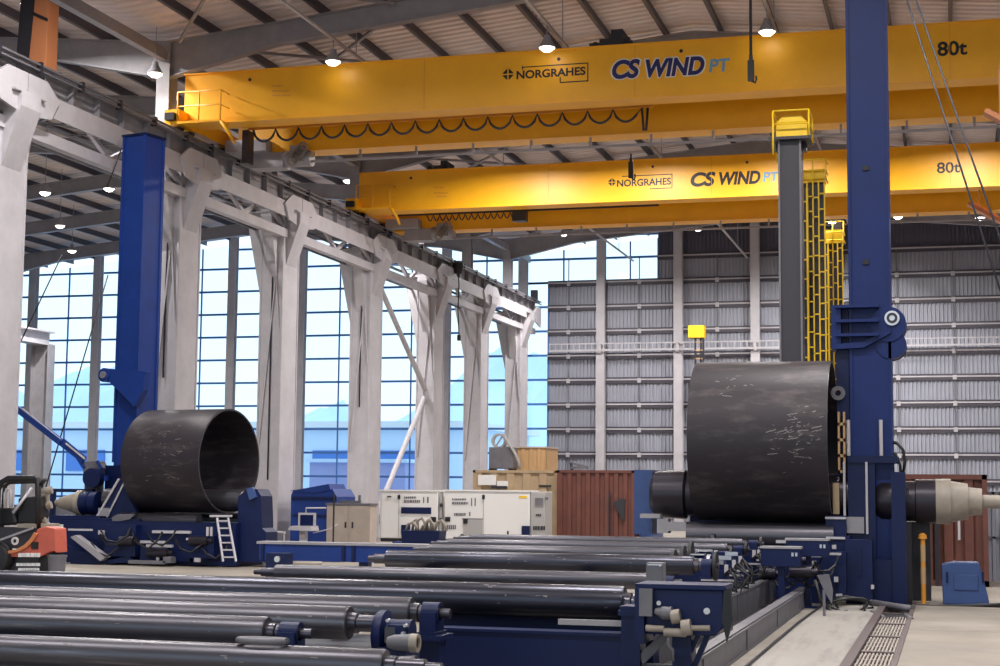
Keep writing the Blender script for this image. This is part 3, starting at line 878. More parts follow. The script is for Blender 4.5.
b.cyl((q.x, 44.4-w-.3, q.z), (q.x, 44.4+w, q.z), .22, n=24); lg = b.build('pivot_lug', 'blue', t)
b = MB(); b.cyl((q.x, 44.4-w-.36, q.z), (q.x, 44.4-w-.3, q.z), .11, n=20); b.build('pin', 'bright', lg)
b = MB(); b.box(LC.x-w-.15, LC.x+w+.15, 44.4-w-.2, 44.4+w+.2, 0, 2.9); b.build('pedestal', 'navy', t)
b = MB(); b.box(LC.x-w-.1, LC.x-w-.005, 44.3, 44.6, 2.9, zl(385)); b.build('slide_rail', 'blue', t)
t.rotation_euler.z = -math.radians(12)

# ------------------------------------------------------------------ right rolling machine
def P(px, py, Y): return at(px, py, Y=Y)
def pbox(b, x0, y0, x1, y1, Y, d):
    """box whose front face covers the given photo rectangle at depth Y"""
    A, B = at(x0, y1, Y=Y), at(x1, y0, Y=Y)
    return b.box(A.x, B.x, Y, Y+d, A.z, B.z)
t = thing('plate_rolling_machine', 'dark blue plate rolling machine under the right steel cylinder', 'machine', (-4, 34.6, 0), 'plate rolling machines')
zt = czR-rR+.05
b = MB(); b.lathe((at(652, 495, Y=34.5).x, 34.5, zt+.5), (1, 0, 0), [(0, 0), (0, .36), (.1, .5), (.75, .53), (.8, .46), (XB2-at(652, 495, Y=34.5).x-.75, .46), (XB2-at(652, 495, Y=34.5).x-.75, 0)], 40)
b.build('top_roll', 'shaft', t)
b = MB(); b.cyl((XA-.15, 33.85, zt-.35), (XB+.05, 33.85, zt-.35), .27, n=32); b.build('side_roll', 'roll', t)
b = MB(); b.cyl((XA-.15, 35.3, zt-.4), (XB+.05, 35.3, zt-.4), .27, n=32); b.build('side_roll', 'roll', t)
b = MB(); b.box(XA-.9, XA2-.4, 33.4, 36.0, 0, .85); b.box(XA-.4, XB-.1, 35.75, 36.0, .85, zt+.1); b.box(XA-.5, XB, 33.5, 33.7, .85, 1.05)
b.build('base_frame', 'navy', t)
b = MB()
pbox(b, 634, 470, 652, 534, 34.6, .8)
b.build('drop_end_housing', 'lblue', t)
b = MB(); pbox(b, 640, 514, 660, 518, 33.8, .3); pbox(b, 657, 519, 668, 533, 33.8, .4); pbox(b, 668, 522, 686, 531, 33.8, .4)
b.build('tilt_lever', 'grey', t)
b = MB(); pbox(b, 826, 516, 846, 536, 33.7, .6); pbox(b, 828, 536, 850, 560, 33.6, .5); b.build('roll_bearing', 'navy', t)
b = MB(); pbox(b, 825, 517, 846, 519, 33.66, .1); pbox(b, 826, 537, 845, 539, 33.55, .1); pbox(b, 830, 562, 852, 565, 33.3, .1); pbox(b, 776, 541, 828, 543, 33.3, .1); b.build('edge_strip', 'white', t)
q = P(836, 490, 34.0)
b = MB(); b.box(q.x-.06, q.x+.07, 33.9, 34.1, q.z-.5, q.z+.15); b.build('latch', 'beige', t)
# drive side
b = MB(); x0 = at(876, 500, Y=34.5).x; x1 = at(936, 500, Y=34.5).x; zc = at(905, 501, Y=34.5).z
b.lathe((x0, 34.5, zc), (1, 0, 0), [(0, 0), (0, .38), (.12, .46), (.4, .46), (.42, .42), (.8, .42), (.82, .46), (x1-x0, .46), (x1-x0, 0)], 36)
b.build('drive_drum', 'shaft', t)
b = MB(); x2 = at(951, 500, Y=34.5).x; b.cyl((x1, 34.5, zc), (x2, 34.5, zc), .47, n=36); b.build('drive_flange', 'cream', t)
b = MB(); x3 = at(968, 500, Y=34.5).x; x4 = at(982, 500, Y=34.5).x
b.lathe((x2, 34.5, zc), (1, 0, 0), [(0, 0), (0, .42), (x3-x2, .37), (x3-x2, .3), (x4-x3+x3-x2, .27), (x4-x2, .14), (x4-x2+.5, .14), (x4-x2+.5, .2), (x4-x2+.62, .2), (x4-x2+.62, 0)], 32)
b.build('gearbox', 'cream', t)
b = MB(); pbox(b, 893, 472, 905, 604, 33.6, .3); b.build('drive_post', 'navy', t)
b = MB(); pbox(b, 872, 522, 930, 604, 35.1, .5); pbox(b, 905, 522, 911, 606, 34.2, .2)
b.build('drive_base', 'dark', t)
b = MB(); pbox(b, 880, 543, 893, 546, 34.9, .2); pbox(b, 880, 575, 905, 578, 34.9, .2); b.build('drive_step', 'tan', t)
b = MB()
b.tube([P(889, 442, 34.3), P(897, 443, 34.2), P(903, 450, 34.2), P(905, 462, 34.2), P(903, 474, 34.2)], .035)
b.tube([P(889, 450, 34.3), P(896, 455, 34.2), P(900, 465, 34.2), P(901, 476, 34.2)], .03)
b.build('hydraulic_hose', 'black', t)
# navy blocks, plates and cable loops at the front of the machine
b = MB()
pbox(b, 846, 540, 872, 600, 33.2, .5); pbox(b, 820, 552, 846, 600, 33.0, .35)
b.build('front_housing', 'navy', t)
b = MB(); pbox(b, 838, 565, 846, 598, 32.7, .1); pbox(b, 858, 548, 861, 575, 33.15, .05); b.build('front_plate', 'navy', t)
b = MB(); pts = []
for px0_, py0_, px1_ in ((778, 560, 800), (790, 572, 812), (760, 574, 776)):
    c_ = MB(); c_.cyl(P(px0_, py0_, 31.6), P(px1_, py0_, 31.6), .12, n=18); c_.cyl(P(px1_, py0_, 31.6), P(px1_+6, py0_, 31.6), .06, n=12); c_.build('hydraulic_cylinder', 'shaft', t)
c_ = MB()
for x0_, y0_, x1_, y1_ in ((800, 546, 806, 553), (806, 555, 822, 557), (829, 553, 841, 555), (832, 545, 836, 549), (812, 561, 816, 570), (834, 577, 838, 582), (836, 594, 842, 600), (871, 585, 874, 589), (752, 566, 768, 568), (700, 559, 712, 561)): pbox(c_, x0_, y0_, x1_, y1_, 32.55 if x0_ < 845 else 33.1, .08)
c_.build('edge_strip', 'white', t)
c_ = MB(); random.seed(31)
for k in range(9):
    x_ = random.uniform(762, 815); y_ = random.uniform(560, 585)
    c_.tube([P(x_, y_, 32.0), P(x_+5, y_+9, 31.7), P(x_+14, y_+12+random.uniform(-4, 4), 31.6), P(x_+20, y_+3, 31.8), P(x_+24, y_-6, 32.2)], .025)
c_.build('hose', 'black', t)
for i in range(40):
    a = i*.55; r = 14+3*math.sin(i*1.3)
    pts.append(P(846+r*1.3*math.cos(a)+i*.2, 605+8*math.sin(a)+2*math.sin(i), 31.5+.02*i))
b.tube(pts, .025); b.tube([P(815, 580, 31.5), P(820, 600, 31.5), P(832, 613, 31.5), P(848, 612, 31.5)], .04)
b.build('cable_loop', 'black', t)

# ------------------------------------------------------------------ left rolling machine
t = thing('plate_rolling_machine', 'dark blue plate rolling machine under the left open steel cylinder', 'machine', (-22, YL, 0), 'plate rolling machines')
zb = LB
b = MB(); xa, xb = at(118, 505, Y=YL).x, at(243, 503, Y=YL).x
b.cyl((xa-.4, YL, zb+.33+.05), (xb, YL, zb+.33+.05), .31, n=32); tr_ = b.build('top_roll', 'roll', t)
b = MB(); b.cyl((xb, YL, zb+.38), (xb+.04, YL, zb+.38), .26, n=24); b.build('end_plate', 'cream', tr_)
b = MB(); b.lathe((at(119, 519, Y=42.3).x, 42.3, zb-.22), (1, 0, 0), [(0, 0), (0, .14), (.12, .22), (2.6, .22), (2.6, 0)], 28); b.build('side_roll', 'roll', t)
b = MB(); b.cyl((xa, 43.8, zb-.22), (xb-.2, 43.8, zb-.22), .22, n=28); b.build('side_roll', 'roll', t)
b = MB()
pbox(b, 62, 523, 236, 562, 41.9, 2.6); pbox(b, 60, 519, 140, 524, 42.0, 2.4)
b.build('base_frame', 'navy', t)
b = MB(); pbox(b, 98, 531, 138, 534.5, 41.8, .1); pbox(b, 137, 541, 165, 543, 41.8, .1); pbox(b, 152, 531, 190, 533, 41.8, .1); pbox(b, 146, 545, 172, 547, 41.75, .1); b.build('edge_strip', 'white', t)
b = MB()
pbox(b, 104, 525, 136, 556, 41.6, .3); pbox(b, 140, 548, 160, 560, 41.6, .3); pbox(b, 188, 536, 214, 558, 41.5, .4); pbox(b, 160, 552, 190, 561, 41.7, .2)
b.build('front_housing', 'navy', t)
b = MB()
A = [P(x, y, 42.2) for x, y in ((238, 497), (247, 489), (257, 489), (261, 496), (262, 528), (266, 532), (266, 562), (232, 562), (232, 528), (238, 526))]
b.prism([(p.x, p.z) for p in A], 'y', 42.2, 43.0)
b.build('drop_end_housing', 'navy', t)
A = [P(x, y, 42.15) for x, y in ((247, 489), (253, 487), (257, 497), (250, 500))]
b = MB(); b.prism([(p.x, p.z) for p in A], 'y', 42.1, 42.25); b.build('lock_plate', 'lblue', t)
b = MB()
A = [P(x, y, 42.4) for x, y in ((122, 478), (118, 478), (96, 517), (104, 519), (140, 519), (130, 500))]
b.prism([(p.x, p.z) for p in A], 'y', 42.4, 42.6); b.prism([(p.x, p.z) for p in A], 'y', 43.4, 43.6)
b.build('drive_housing', 'navy', t)
b = MB(); b.beam(P(119, 479, 42.36), P(97, 517, 42.36), .05, .06); b.beam(P(124, 483, 42.36), P(107, 517, 42.36), .03, .05); b.build('edge_rib', 'white', t)
q0 = P(99, 512, 42.36)
b = MB(); pbox(b, 98, 508, 109, 516, 42.34, .06); b.build('notice_plate', 'grey', t)
zc = at(75, 503, Y=43).z
b = MB(); xx = [at(v, 503, Y=43).x for v in (56, 60, 77, 83, 86, 99)]
b.lathe((xx[0], 43, zc), (1, 0, 0), [(0, 0), (0, .1), (xx[1]-xx[0], .1), (xx[1]-xx[0], .16), (xx[2]-xx[0], .32), (xx[2]-xx[0]+.05, .38), (xx[3]-xx[0], .38), (xx[3]-xx[0], 0)], 28)
b.build('gearbox', 'cream', t)
b = MB(); b.lathe((xx[3], 43, zc), (1, 0, 0), [(0, 0), (0, .34), (.25, .34), (.26, .31), (.3, .31), (.31, .35), (xx[5]-xx[3], .35), (xx[5]-xx[3], 0)], 28); b.build('drive_drum', 'navy', t)
b = MB(); pbox(b, 49, 489, 53, 522, 42.8, .2); pbox(b, 49, 489, 92, 492, 43.4, .2); pbox(b, 50, 516, 100, 524, 42.2, 1.2); b.build('drive_frame', 'navy', t)
b = MB()
A = [P(x, y, 41.4) for x, y in ((72, 537), (77, 535), (107, 557), (102, 561))]
b.prism([(p.x, p.z) for p in A], 'y', 41.3, 41.6); b.build('scrap_chute', 'grey', t)
b = MB()
for x0, y0, x1 in ((148, 553, 168), (190, 541, 208), (120, 541, 134)):
    b.cyl(P(x0, y0, 41.5), P(x1, y0, 41.5), .13, n=18); b.cyl(P(x1, y0, 41.5), P(x1+5, y0, 41.5), .07, n=14)
b.build('hydraulic_cylinder', 'shaft', t)
b = MB()
random.seed(21)
for k in range(7):
    x = random.uniform(70, 200); y = random.uniform(530, 548)
    b.tube([P(x, y, 41.55), P(x+6, y+10, 41.35), P(x+16, y+13+random.uniform(-3, 3), 41.3), P(x+26, y+6, 41.45), P(x+30, y-2, 41.6)], .03)
b.build('hose', 'black', t)
b = MB()
for x0, y0, x1, y1 in ((206, 527, 208.5, 536), (210, 527, 212, 536), (186, 538, 190, 540), (192, 538, 194, 540), (156, 556, 159, 562), (194, 558, 200, 562), (68, 529, 92, 530.5)): pbox(b, x0, y0, x1, y1, 41.45, .06)
b.build('edge_strip', 'white', t)
b = MB(); pbox(b, 163, 557, 171, 563, 41.2, .3); pbox(b, 128, 561, 165, 563.5, 41.2, .2); b.build('toe_block', 'midgrey', t)
b = MB()
A = [P(x, y, 41.5) for x, y in ((66, 545), (78, 552), (104, 561), (128, 556), (134, 562), (70, 566))]
b.prism([(p.x, p.z) for p in A], 'y', 41.55, 41.85); b.build('toe_guard', 'navy', t)
b = MB(); A = [P(x, y, 42.5) for x, y in ((121, 517), (127, 514), (144, 514), (139, 519), (122, 522))]; b.prism([(p.x, p.z) for p in A], 'y', 41.95, 42.25); b.build('roll_bearing', 'midgrey', t)
# ladder leaning on it
t = thing('step_ladder', 'small grey ladder leaning on the left rolling machine below the cylinder', 'ladder', P(228, 563, 41.3))
b = MB(); b.beam(P(217, 518, 41.55), P(223, 561.5, 41.2), .05, .05); b.beam(P(228, 518, 41.55), P(236, 561.5, 41.2), .05, .05); b.build('stile', 'white', t)
b = MB()
for k in range(6):
    f_ = (k+.4)/6
    b.beam(P(217+6*f_, 518+43.5*f_, 41.55-.35*f_), P(228+8*f_, 518+43.5*f_, 41.55-.35*f_), .04, .04)
b.build('rung', 'white', t)
b = MB(); b.beam(P(210, 516, 41.6), P(232, 516, 41.6), .06, .06); b.build('top_rail', 'white', t)
# jib arm
t = thing('jib_arm', 'raised blue jib arm slanting in front of the far left windows', 'arm', P(87, 500, 43.5)*1)
t.location.z = 0
b = MB(); b.beam(P(18, 409, 43.5), P(62, 443, 43.5), .2, .18); b.build('boom', 'blue', t)
b = MB(); b.beam(P(60, 442, 43.5), P(84, 461, 43.5), .1, .16); b.beam(P(63, 439, 43.5), P(86, 458, 43.5), .06, .06); b.beam(P(17, 408, 43.5), P(15, 414, 43.5), .15, .15); b.beam(P(77, 457, 43.5), P(84, 468, 43.5), .08, .08)
b.build('boom_root', 'blue', t)
b = MB(); b.beam(P(22, 408.5, 43.42), P(60, 439.5, 43.42), .03, .05); b.beam(P(66, 443.5, 43.42), P(85, 459, 43.42), .03, .05); b.build('edge_pipe', 'white', t)
b = MB(); pbox(b, 84, 462, 98, 498, 43.6, .4); A = [P(x, y, 43.6) for x, y in ((84, 462), (97, 461), (101, 468), (98, 475), (84, 475))]
b.prism([(p.x, p.z) for p in A], 'y', 43.55, 44.05); b.box(P(88, 498, 43.6).x-.12, P(96, 498, 43.6).x+.1, 43.6, 44.0, 0, P(88, 498, 43.6).z)
b.build('pedestal', 'midgrey', t)
b = MB(); q = P(93, 478, 43.4); b.cyl((q.x, 43.3, q.z), (q.x, 43.6, q.z), .3, n=20); b.build('slew_drum', 'navy', t)
b = MB(); b.beam(P(97, 461, 43.5), P(102, 469, 43.5), .05, .08); b.beam(P(98, 478, 43.6), P(108, 478, 43.6), .1, .15); b.build('link', 'blue', t)

# ------------------------------------------------------------------ welding masts behind the right cylinder
def mast(px0, px1, py_top, Y, lab, depth=.7):
    A, B = at(px0, py_top, Y=Y), at(px1, py_top, Y=Y)
    t = thing('column_mast', lab, 'mast', ((A.x+B.x)/2, Y+.4, 0))
    b = MB(); b.box(A.x, B.x, Y, Y+depth, .1, A.z); b.box(A.x-.3, B.x+.3, Y-.3, Y+depth+.3, 0, .1)
    b.build('column', 'dark', t)
    b = MB(); b.box(A.x, A.x+.05, Y-.05, Y, .3, A.z); b.box(B.x-.05, B.x, Y-.05, Y, .3, A.z); b.build('guide_rail', 'midgrey', t)
    return t, A, B
t, A, B = mast(778, 801, 141, 44, 'plain dark grey square mast with a yellow caged head, above the right cylinder')
b = MB(); b.box(A.x-.25, B.x+.25, 43.8, 45.0, A.z, A.z+.08); b.box(A.x-.1, B.x+.1, 44.4, 44.8, A.z-.2, A.z); b.build('head_plate', 'dark', t)
b = MB(); x0, x1, z0, z1 = at(773, 134, Y=43.8).x, at(809, 134, Y=43.8).x, A.z+.08, at(790, 112, Y=43.8).z
b.box(x0+.06, x1-.06, 44.0, 44.7, z0, z1-.25)
b.prism([(x0+.06, z1-.25), (x1-.06, z1-.25), (x1-.25, z1-.05), (x0+.25, z1-.05)], 'y', 44.0, 44.7)
hd = b.build('drive_box', 'yellow2', t, bevel=.02)
b = MB()
for x in (x0, x1):
    for y in (43.8, 44.9): b.tube([(x, y, z0-.5 if x == x0 else z0), (x, y, z1+.05)], .03)
for z in (z0+.35, z1+.05): b.tube([(x0, 43.8, z), (x1, 43.8, z)], .025); b.tube([(x0, 43.8, z), (x0, 44.9, z)], .025); b.tube([(x1, 43.8, z), (x1, 44.9, z)], .025)
b.build('guard_rail', 'yellow2', t)
b = MB(); pbox(b, 776, 126.5, 786, 127.5, 44.46, .05); pbox(b, 802, 123.5, 807, 130, 44.46, .05); b.build('label_plate', 'amber', t)
def caged(px0, px1, py_top, py_grid, Y, lab, cols, head):
    A, B = at(px0, py_top, Y=Y), at(px1, py_top, Y=Y); zg = at(px0, py_grid, Y=Y).z
    w = (B.x-A.x)
    t = thing('ladder_tower', lab, 'ladder tower', ((A.x+B.x)/2, Y+.4, 0), 'yellow caged ladder towers')
    b = MB(); b.box(A.x+.04, B.x-.04, Y+.25, Y+.7, 0, zg); b.build('column', 'dark', t)
    b = MB(); cw = w/cols
    for c in range(cols+1): b.box(A.x+c*cw-.02, A.x+c*cw+.02, Y-.03*(c % 2), Y+.08, .1, zg)
    u = b.build('upright', 'yellow2', t)
    b = MB()
    for c in range(cols):
        z = .3 + (.0, .28, .12, .4)[c % 4]; p = (.62, .48, .62, .5)[c % 4]
        while z < zg:
            b.box(A.x+c*cw, A.x+(c+1)*cw, Y, Y+.05, z-.02, z+.02)
            b.box(A.x+c*cw-.02, A.x+c*cw+.02, Y, Y+.28, z-.02, z+.02); z += p
    b.build('rung', 'yellow2', t)
    b = MB()
    for c in range(1, cols, 3): b.box(A.x+c*cw-.03, A.x+c*cw+.03, Y-.06, Y+.2, .1, zg-.2)
    b.build('cage_strip', 'yellow2', t)
    if head:
        b = MB(); b.box(A.x, B.x, Y+.1, Y+.8, zg, A.z-.3)
        h = b.build('head_box', 'yellow2', t)
        b = MB()
        for z in (zg+.1, (zg+A.z)/2, A.z):
            b.tube([(A.x, Y, z), (B.x+.05, Y, z)], .025); b.tube([(B.x+.05, Y, z), (B.x+.05, Y+.9, z)], .025)
        for x in (A.x, (A.x+B.x)/2, B.x+.05): b.tube([(x, Y, zg), (x, Y, A.z)], .025)
        b.build('guard_rail', 'yellow2', h)
    return t
caged(801, 824, 160, 182, 50.5, 'taller yellow caged ladder tower against the dark mast', 4, True)
caged(823, 842, 222, 243, 62, 'shorter looking yellow caged ladder tower close to the right blue tower', 4, True)
A, B = at(695, 338, Y=96), at(703, 338, Y=96)
t = thing('ladder_tower', 'small far dark ladder mast with a plain yellow head, left above the right cylinder', 'ladder tower', ((A.x+B.x)/2, 96.2, 0), 'yellow caged ladder towers')
b = MB()
for x in (A.x, (A.x+B.x)/2+.1, B.x): b.box(x-.04, x+.04, 96, 96.3, 0, A.z)
b.build('upright', 'dark', t)
b = MB(); z = .4
while z < A.z: b.box(A.x, B.x, 96.0, 96.06, z-.04, z+.04); z += .5
b.build('rung', 'tan', t)
C_, D_ = at(688, 338, Y=95.8), at(704, 325, Y=95.8)
b = MB(); b.box(C_.x, D_.x, 95.8, 96.6, A.z, D_.z); b.build('head_box', 'yellow2', t, bevel=.03)

# ------------------------------------------------------------------ containers and cabinets at the far end of the floor
def corrugated(b, x0, x1, Y, z0, z1, n, d=.09):
    w = (x1-x0)/n; pts = []
    for k in range(n):
        x = x0+k*w
        pts += [(x, Y), (x+w*.42, Y), (x+w*.5, Y+d), (x+w*.92, Y+d)]
    pts += [(x1, Y), (x1, Y+.25), (x0, Y+.25)]
    b.prism(pts, 'z', z0, z1)
def container(x0, x1, ytop, Y, mt, name, lab, n, depth=5.5):
    A, B = at(x0, ytop, Y=Y), at(x1, ytop, Y=Y); z1 = A.z
    t = thing(name, lab, 'container', ((A.x+B.x)/2, Y+depth/2, 0))
    b = MB(); corrugated(b, A.x+.06, B.x-.06, Y+.03, .15, z1-.12, n); b.box(A.x+.05, B.x-.05, Y+.28, Y+depth, .15, z1-.05)
    b.build('panel_walls', mt, t)
    b = MB()
    for x in (A.x, B.x-.12): b.box(x, x+.12, Y, Y+.15, 0, z1)
    b.box(A.x, B.x, Y, Y+.15, z1-.12, z1); b.box(A.x, B.x, Y, Y+.15, 0, .15); b.box(A.x, A.x+.12, Y, Y+depth, z1-.1, z1); b.box(B.x-.12, B.x, Y, Y+depth, z1-.1, z1); b.box(B.x-.12, B.x, Y, Y+depth, 0, .15)
    b.build('corner_frame', mt, t)
    return t, A, B
t, A, B = container(557, 634, 470, 72, 'rust', 'shipping_container', 'red brown ribbed container between the beige container and the blue housing', 8)
pb = [P(x, y, 71.9) for x, y in ((613, 503), (620, 499), (625, 499), (624, 522), (618, 512))]
b = MB(); b.prism([(p.x, p.z) for p in pb], 'y', 71.9, 72.02); b.build('dark_patch', 'dark', t)
b = MB()
for px_ in (608.5, 610): pbox(b, px_, 492, px_+.7, 534, 71.98, .05)
b.build('door_bar', 'dark', t)
t, A, B = container(473, 557, 470, 72.3, 'beige', 'site_container', 'beige container standing behind the white generators', 5)
b = MB(); pbox(b, 478, 475, 496, 485, 72.25, .06); pbox(b, 497, 481, 508, 487, 72.25, .06); b.build('notice_plate', 'genset', t)
b = MB(); pbox(b, 491, 486, 507, 488.5, 72.2, .06); pbox(b, 539, 485, 551, 487, 72.28, .05); b.build('vent', 'dark', t)
b = MB()
for yy in (498, 505, 512, 520): pbox(b, 549, yy, 551.5, yy+2, 72.25, .06)
b.build('hinge', 'dark', t)
t, A, B = container(639, 653, 470, 73, 'lblue', 'blue_cabin', 'narrow blue container end just right of the red brown container', 1, 3)
b = MB(); pbox(b, 641, 482, 652, 484, 72.9, .1); b.build('ledge', 'white', t)
# beige box and winch on top
A, B = at(513, 470, Y=74), at(545.5, 447, Y=74)
t = thing('panel_crate', 'tan panelled crate stacked on top of the beige container', 'crate', ((A.x+B.x)/2, 75, A.z))
zt72 = at(473, 470, Y=72.3).z
t.location.z = zt72
b = MB(); corrugated(b, A.x, B.x, 74, zt72, B.z-.05, 4, .05); b.box(A.x, B.x, 74.2, 76.5, zt72, B.z-.05); b.build('panel_walls', 'tan', t)
b = MB(); b.box(A.x-.05, B.x+.05, 73.95, 76.55, B.z-.05, B.z+.02); b.build('lid', 'cabinet', t)
A, B = at(488, 470, Y=72.8), at(520, 447, Y=72.8)
t = thing('winch_unit', 'grey winch unit with a cable ring on top of the beige container', 'winch', ((A.x+B.x)/2, 73.3, zt72))
b = MB(); b.box(A.x, B.x-.35, 72.9, 73.7, zt72+.08, B.z); b.build('body', 'midgrey', t, bevel=.04)
b = MB(); b.box(A.x, A.x+.2, 72.9, 73.7, zt72, zt72+.08); b.box(B.x-.6, B.x-.4, 72.9, 73.7, zt72, zt72+.08); b.build('skid', 'black', t)
c = at(499, 441, Y=73.2)
b = MB(); b.ring((c.x, 73.1, c.z), (c.x, 73.4, c.z), .36, .26, 28); b.beam((c.x-.2, 73.25, c.z-.3), (c.x+.2, 73.25, c.z+.3), .1, .06); b.build('cable_ring', 'gengrey', t)
b = MB(); b.tube([at(503, 434, Y=72.85), at(511, 447, Y=72.82), at(516, 455, Y=72.82), at(519, 463, Y=72.85), at(520, 469, Y=72.9)], .07); b.build('arm', 'gengrey', t)
# small machine left on the red brown container
A = at(570, 470, Y=72.6); zt = at(557, 470, Y=72).z
t = thing('clamp_tool', 'small dark tool lying on top of the red brown container', 'tool', (at(579, 470, Y=72.6).x, 72.6, zt))
b = MB(); b.beam(P(571, 468, 72.6)+Vector((0, 0, .02)), P(588, 468, 72.6)+Vector((0, 0, .02)), .2, .12); b.beam(P(571, 463, 72.6), P(586, 467, 72.6), .12, .12); b.build('body', 'midgrey', t)
b = MB(); b.beam(P(571, 463, 72.6), P(572, 470, 72.6), .14, .12); b.build('foot', 'dark', t)
# generators
def genset(x0, x1, Y, lab, left):
    A, B = at(x0, 490, Y=Y), at(x1, 490, Y=Y); z1 = A.z
    t = thing('generator', lab, 'generator', ((A.x+B.x)/2, Y+.7, 0), 'white generators')
    b = MB(); b.box(A.x, B.x, Y, Y+1.4, .15, z1-.05); b.build('enclosure', 'genset', t, bevel=.04)
    b = MB(); b.box(A.x-.03, B.x+.03, Y-.03, Y+1.43, z1-.05, z1+.02); b.build('roof_panel', 'genset', t)
    b = MB(); b.box(A.x+.05, B.x-.05, Y+.05, Y+1.35, 0, .15); b.build('skid', 'dark', t)
    return t, A, B
t, A, B = genset(380, 438, 66, 'white generator with a dark slot grille, left of the pair', True)
b = MB(); pbox(b, 401, 507.5, 431, 513.5, 65.96, .06); b.build('grille', 'navy', t)
b = MB(); pbox(b, 398.4, 494, 399, 541, 65.985, .03); pbox(b, 380.5, 494, 381.2, 541, 65.985, .03); b.build('door_seam', 'midgrey', t)
b = MB(); pbox(b, 397.5, 495, 400, 499, 65.94, .05); pbox(b, 387, 496, 391, 497.2, 65.94, .05); pbox(b, 430, 517, 436, 522, 65.94, .05); b.build('latch', 'ink', t)
b = MB()
random.seed(3)
def dashes(b, x0, x1, y, h, Y, wmax=2.2):
    x = x0
    while x < x1:
        w = min(random.uniform(.8, wmax), x1-x); pbox(b, x, y, x+w, y+h, Y, .02); x += w+.5
dashes(b, 404, 416, 496.5, 2, 65.985); dashes(b, 404, 420, 500, 2.6, 65.985); pbox(b, 423, 497, 424.2, 503, 65.985, .02); pbox(b, 427, 497, 428.6, 503, 65.985, .02)
b.build('badge_text', 'midgrey', t)
b = MB(); pbox(b, 401, 525, 410, 534, 65.95, .05); b.build('gauge_panel', 'navy', t)
t, A, B = genset(444.5, 530, 66, 'white generator with plain doors and a grey control end, right of the pair', False)
b = MB(); A2, B2 = at(530.5, 491.5, Y=66), at(545, 491.5, Y=66); b.box(A2.x, B2.x, 66.02, 67.3, .1, A2.z); ce = b.build('control_end', 'gengrey', t, bevel=.03)
b = MB(); pbox(b, 535, 498, 543, 505, 65.98, .05); pbox(b, 545, 497, 548, 500, 65.98, .05); b.build('gauge_panel', 'midgrey', ce)
b = MB(); dashes(b, 536, 541, 514, 2, 66.0); dashes(b, 533, 545, 526, 4, 66.0); b.build('badge_text', 'dark', ce)
b = MB(); pbox(b, 483, 494, 483.7, 541, 65.985, .03); pbox(b, 462, 518.5, 483, 519.2, 65.985, .03); b.build('door_seam', 'midgrey', t)
b = MB(); pbox(b, 463, 519.5, 482.5, 537, 65.97, .05); b.build('small_door', 'gengrey', t)
b = MB(); pbox(b, 482, 495, 484.6, 499, 65.94, .05); pbox(b, 463, 519, 467.5, 523.5, 65.94, .05); pbox(b, 445, 517, 450, 521.5, 65.94, .05); pbox(b, 507, 531, 508.5, 537, 65.94, .05); b.cyl(P(462, 536, 65.9), P(462, 536, 66), .09); b.build('latch', 'ink', t)
b = MB(); dashes(b, 452, 466, 498.5, 1.6, 65.985); dashes(b, 452, 468, 502, 2.4, 65.985); dashes(b, 454, 466, 513, 2.6, 65.985); pbox(b, 469, 512, 470.4, 516, 65.985, .02); pbox(b, 471, 498, 472.2, 506, 65.985, .02); pbox(b, 474.5, 498, 475.7, 506, 65.985, .02); dashes(b, 447, 456, 525, 4, 65.985)
b.build('badge_text', 'midgrey', t)
b = MB(); pbox(b, 519, 496, 527, 498, 65.985, .02); b.build('yellow_sticker', 'yellow2', t)
b = MB(); pbox(b, 521.5, 526, 529.5, 537, 65.95, .06); b.build('socket_panel', 'navy', t)
A = at(441, 480, Y=66.02)
t = thing('service_post', 'grey service post standing between the two white generators', 'post', (A.x, 66.6, 0))
b = MB(); b.box(A.x-.05, A.x+.05, 66.02, 66.2, 0, at(441, 492, Y=66.02).z); b.build('post', 'gengrey', t)
b = MB(); pbox(b, 439.7, 503.5, 442.5, 507, 65.97, .06); pbox(b, 439.7, 518, 442.5, 521, 65.97, .06); b.build('clamp', 'dark', t)
# blue skip and beige cabinet
A, B = at(290, 545, Y=58), at(337, 489, Y=58)
t = thing('blue_bin', 'blue steel bin with a folded cover left of the beige cabinet', 'bin', ((A.x+B.x)/2, 59, 0))
b = MB(); b.prism([(A.x, .05), (A.x, B.z-.25), (A.x+.1, B.z-.05), (B.x-.2, B.z), (B.x, B.z-.3), (B.x-.1, .05)], 'y', 58, 60); b.build('shell', 'blue', t)
b = MB(); pbox(b, 291, 497, 336, 499, 57.92, .1); pbox(b, 331, 500, 333, 545, 57.95, .08); pbox(b, 293, 515, 335, 516.5, 57.95, .08); b.build('rim', 'navy', t)
b = MB(); pb = [P(x, y, 58.2) for x, y in ((292, 491), (331, 484), (333, 490), (318, 493))]; b.prism([(p.x, p.z) for p in pb], 'y', 57.95, 59.6); b.build('cover', 'blue', t)
A, B = at(326, 545, Y=55), at(370, 503.5, Y=55)
t = thing('tool_cabinet', 'beige two door cabinet in front of the white column, left of the generators', 'cabinet', ((A.x+B.x)/2, 55.5, 0))
b = MB(); b.box(A.x, B.x, 55.02, 55.7, .1, B.z-.08); b.build('body', 'cabinet', t)
b = MB(); b.box(A.x-.04, B.x+.04, 54.96, 55.74, B.z-.08, B.z); b.build('top', 'midgrey', t)
for x0, x1 in ((329, 348), (350, 369)):
    b = MB(); pbox(b, x0, 506, x1, 544, 54.98, .05); d = b.build('door', 'cabinet', t)
    b = MB(); pbox(b, x1-3.5 if x0 < 340 else x0+1.5, 522, x1-2 if x0 < 340 else x0+3, 528, 54.94, .05); b.build('handle', 'dark', d)
b = MB(); b.box(A.x+.1, B.x-.1, 55.1, 55.6, 0, .1); b.build('plinth', 'dark', t)
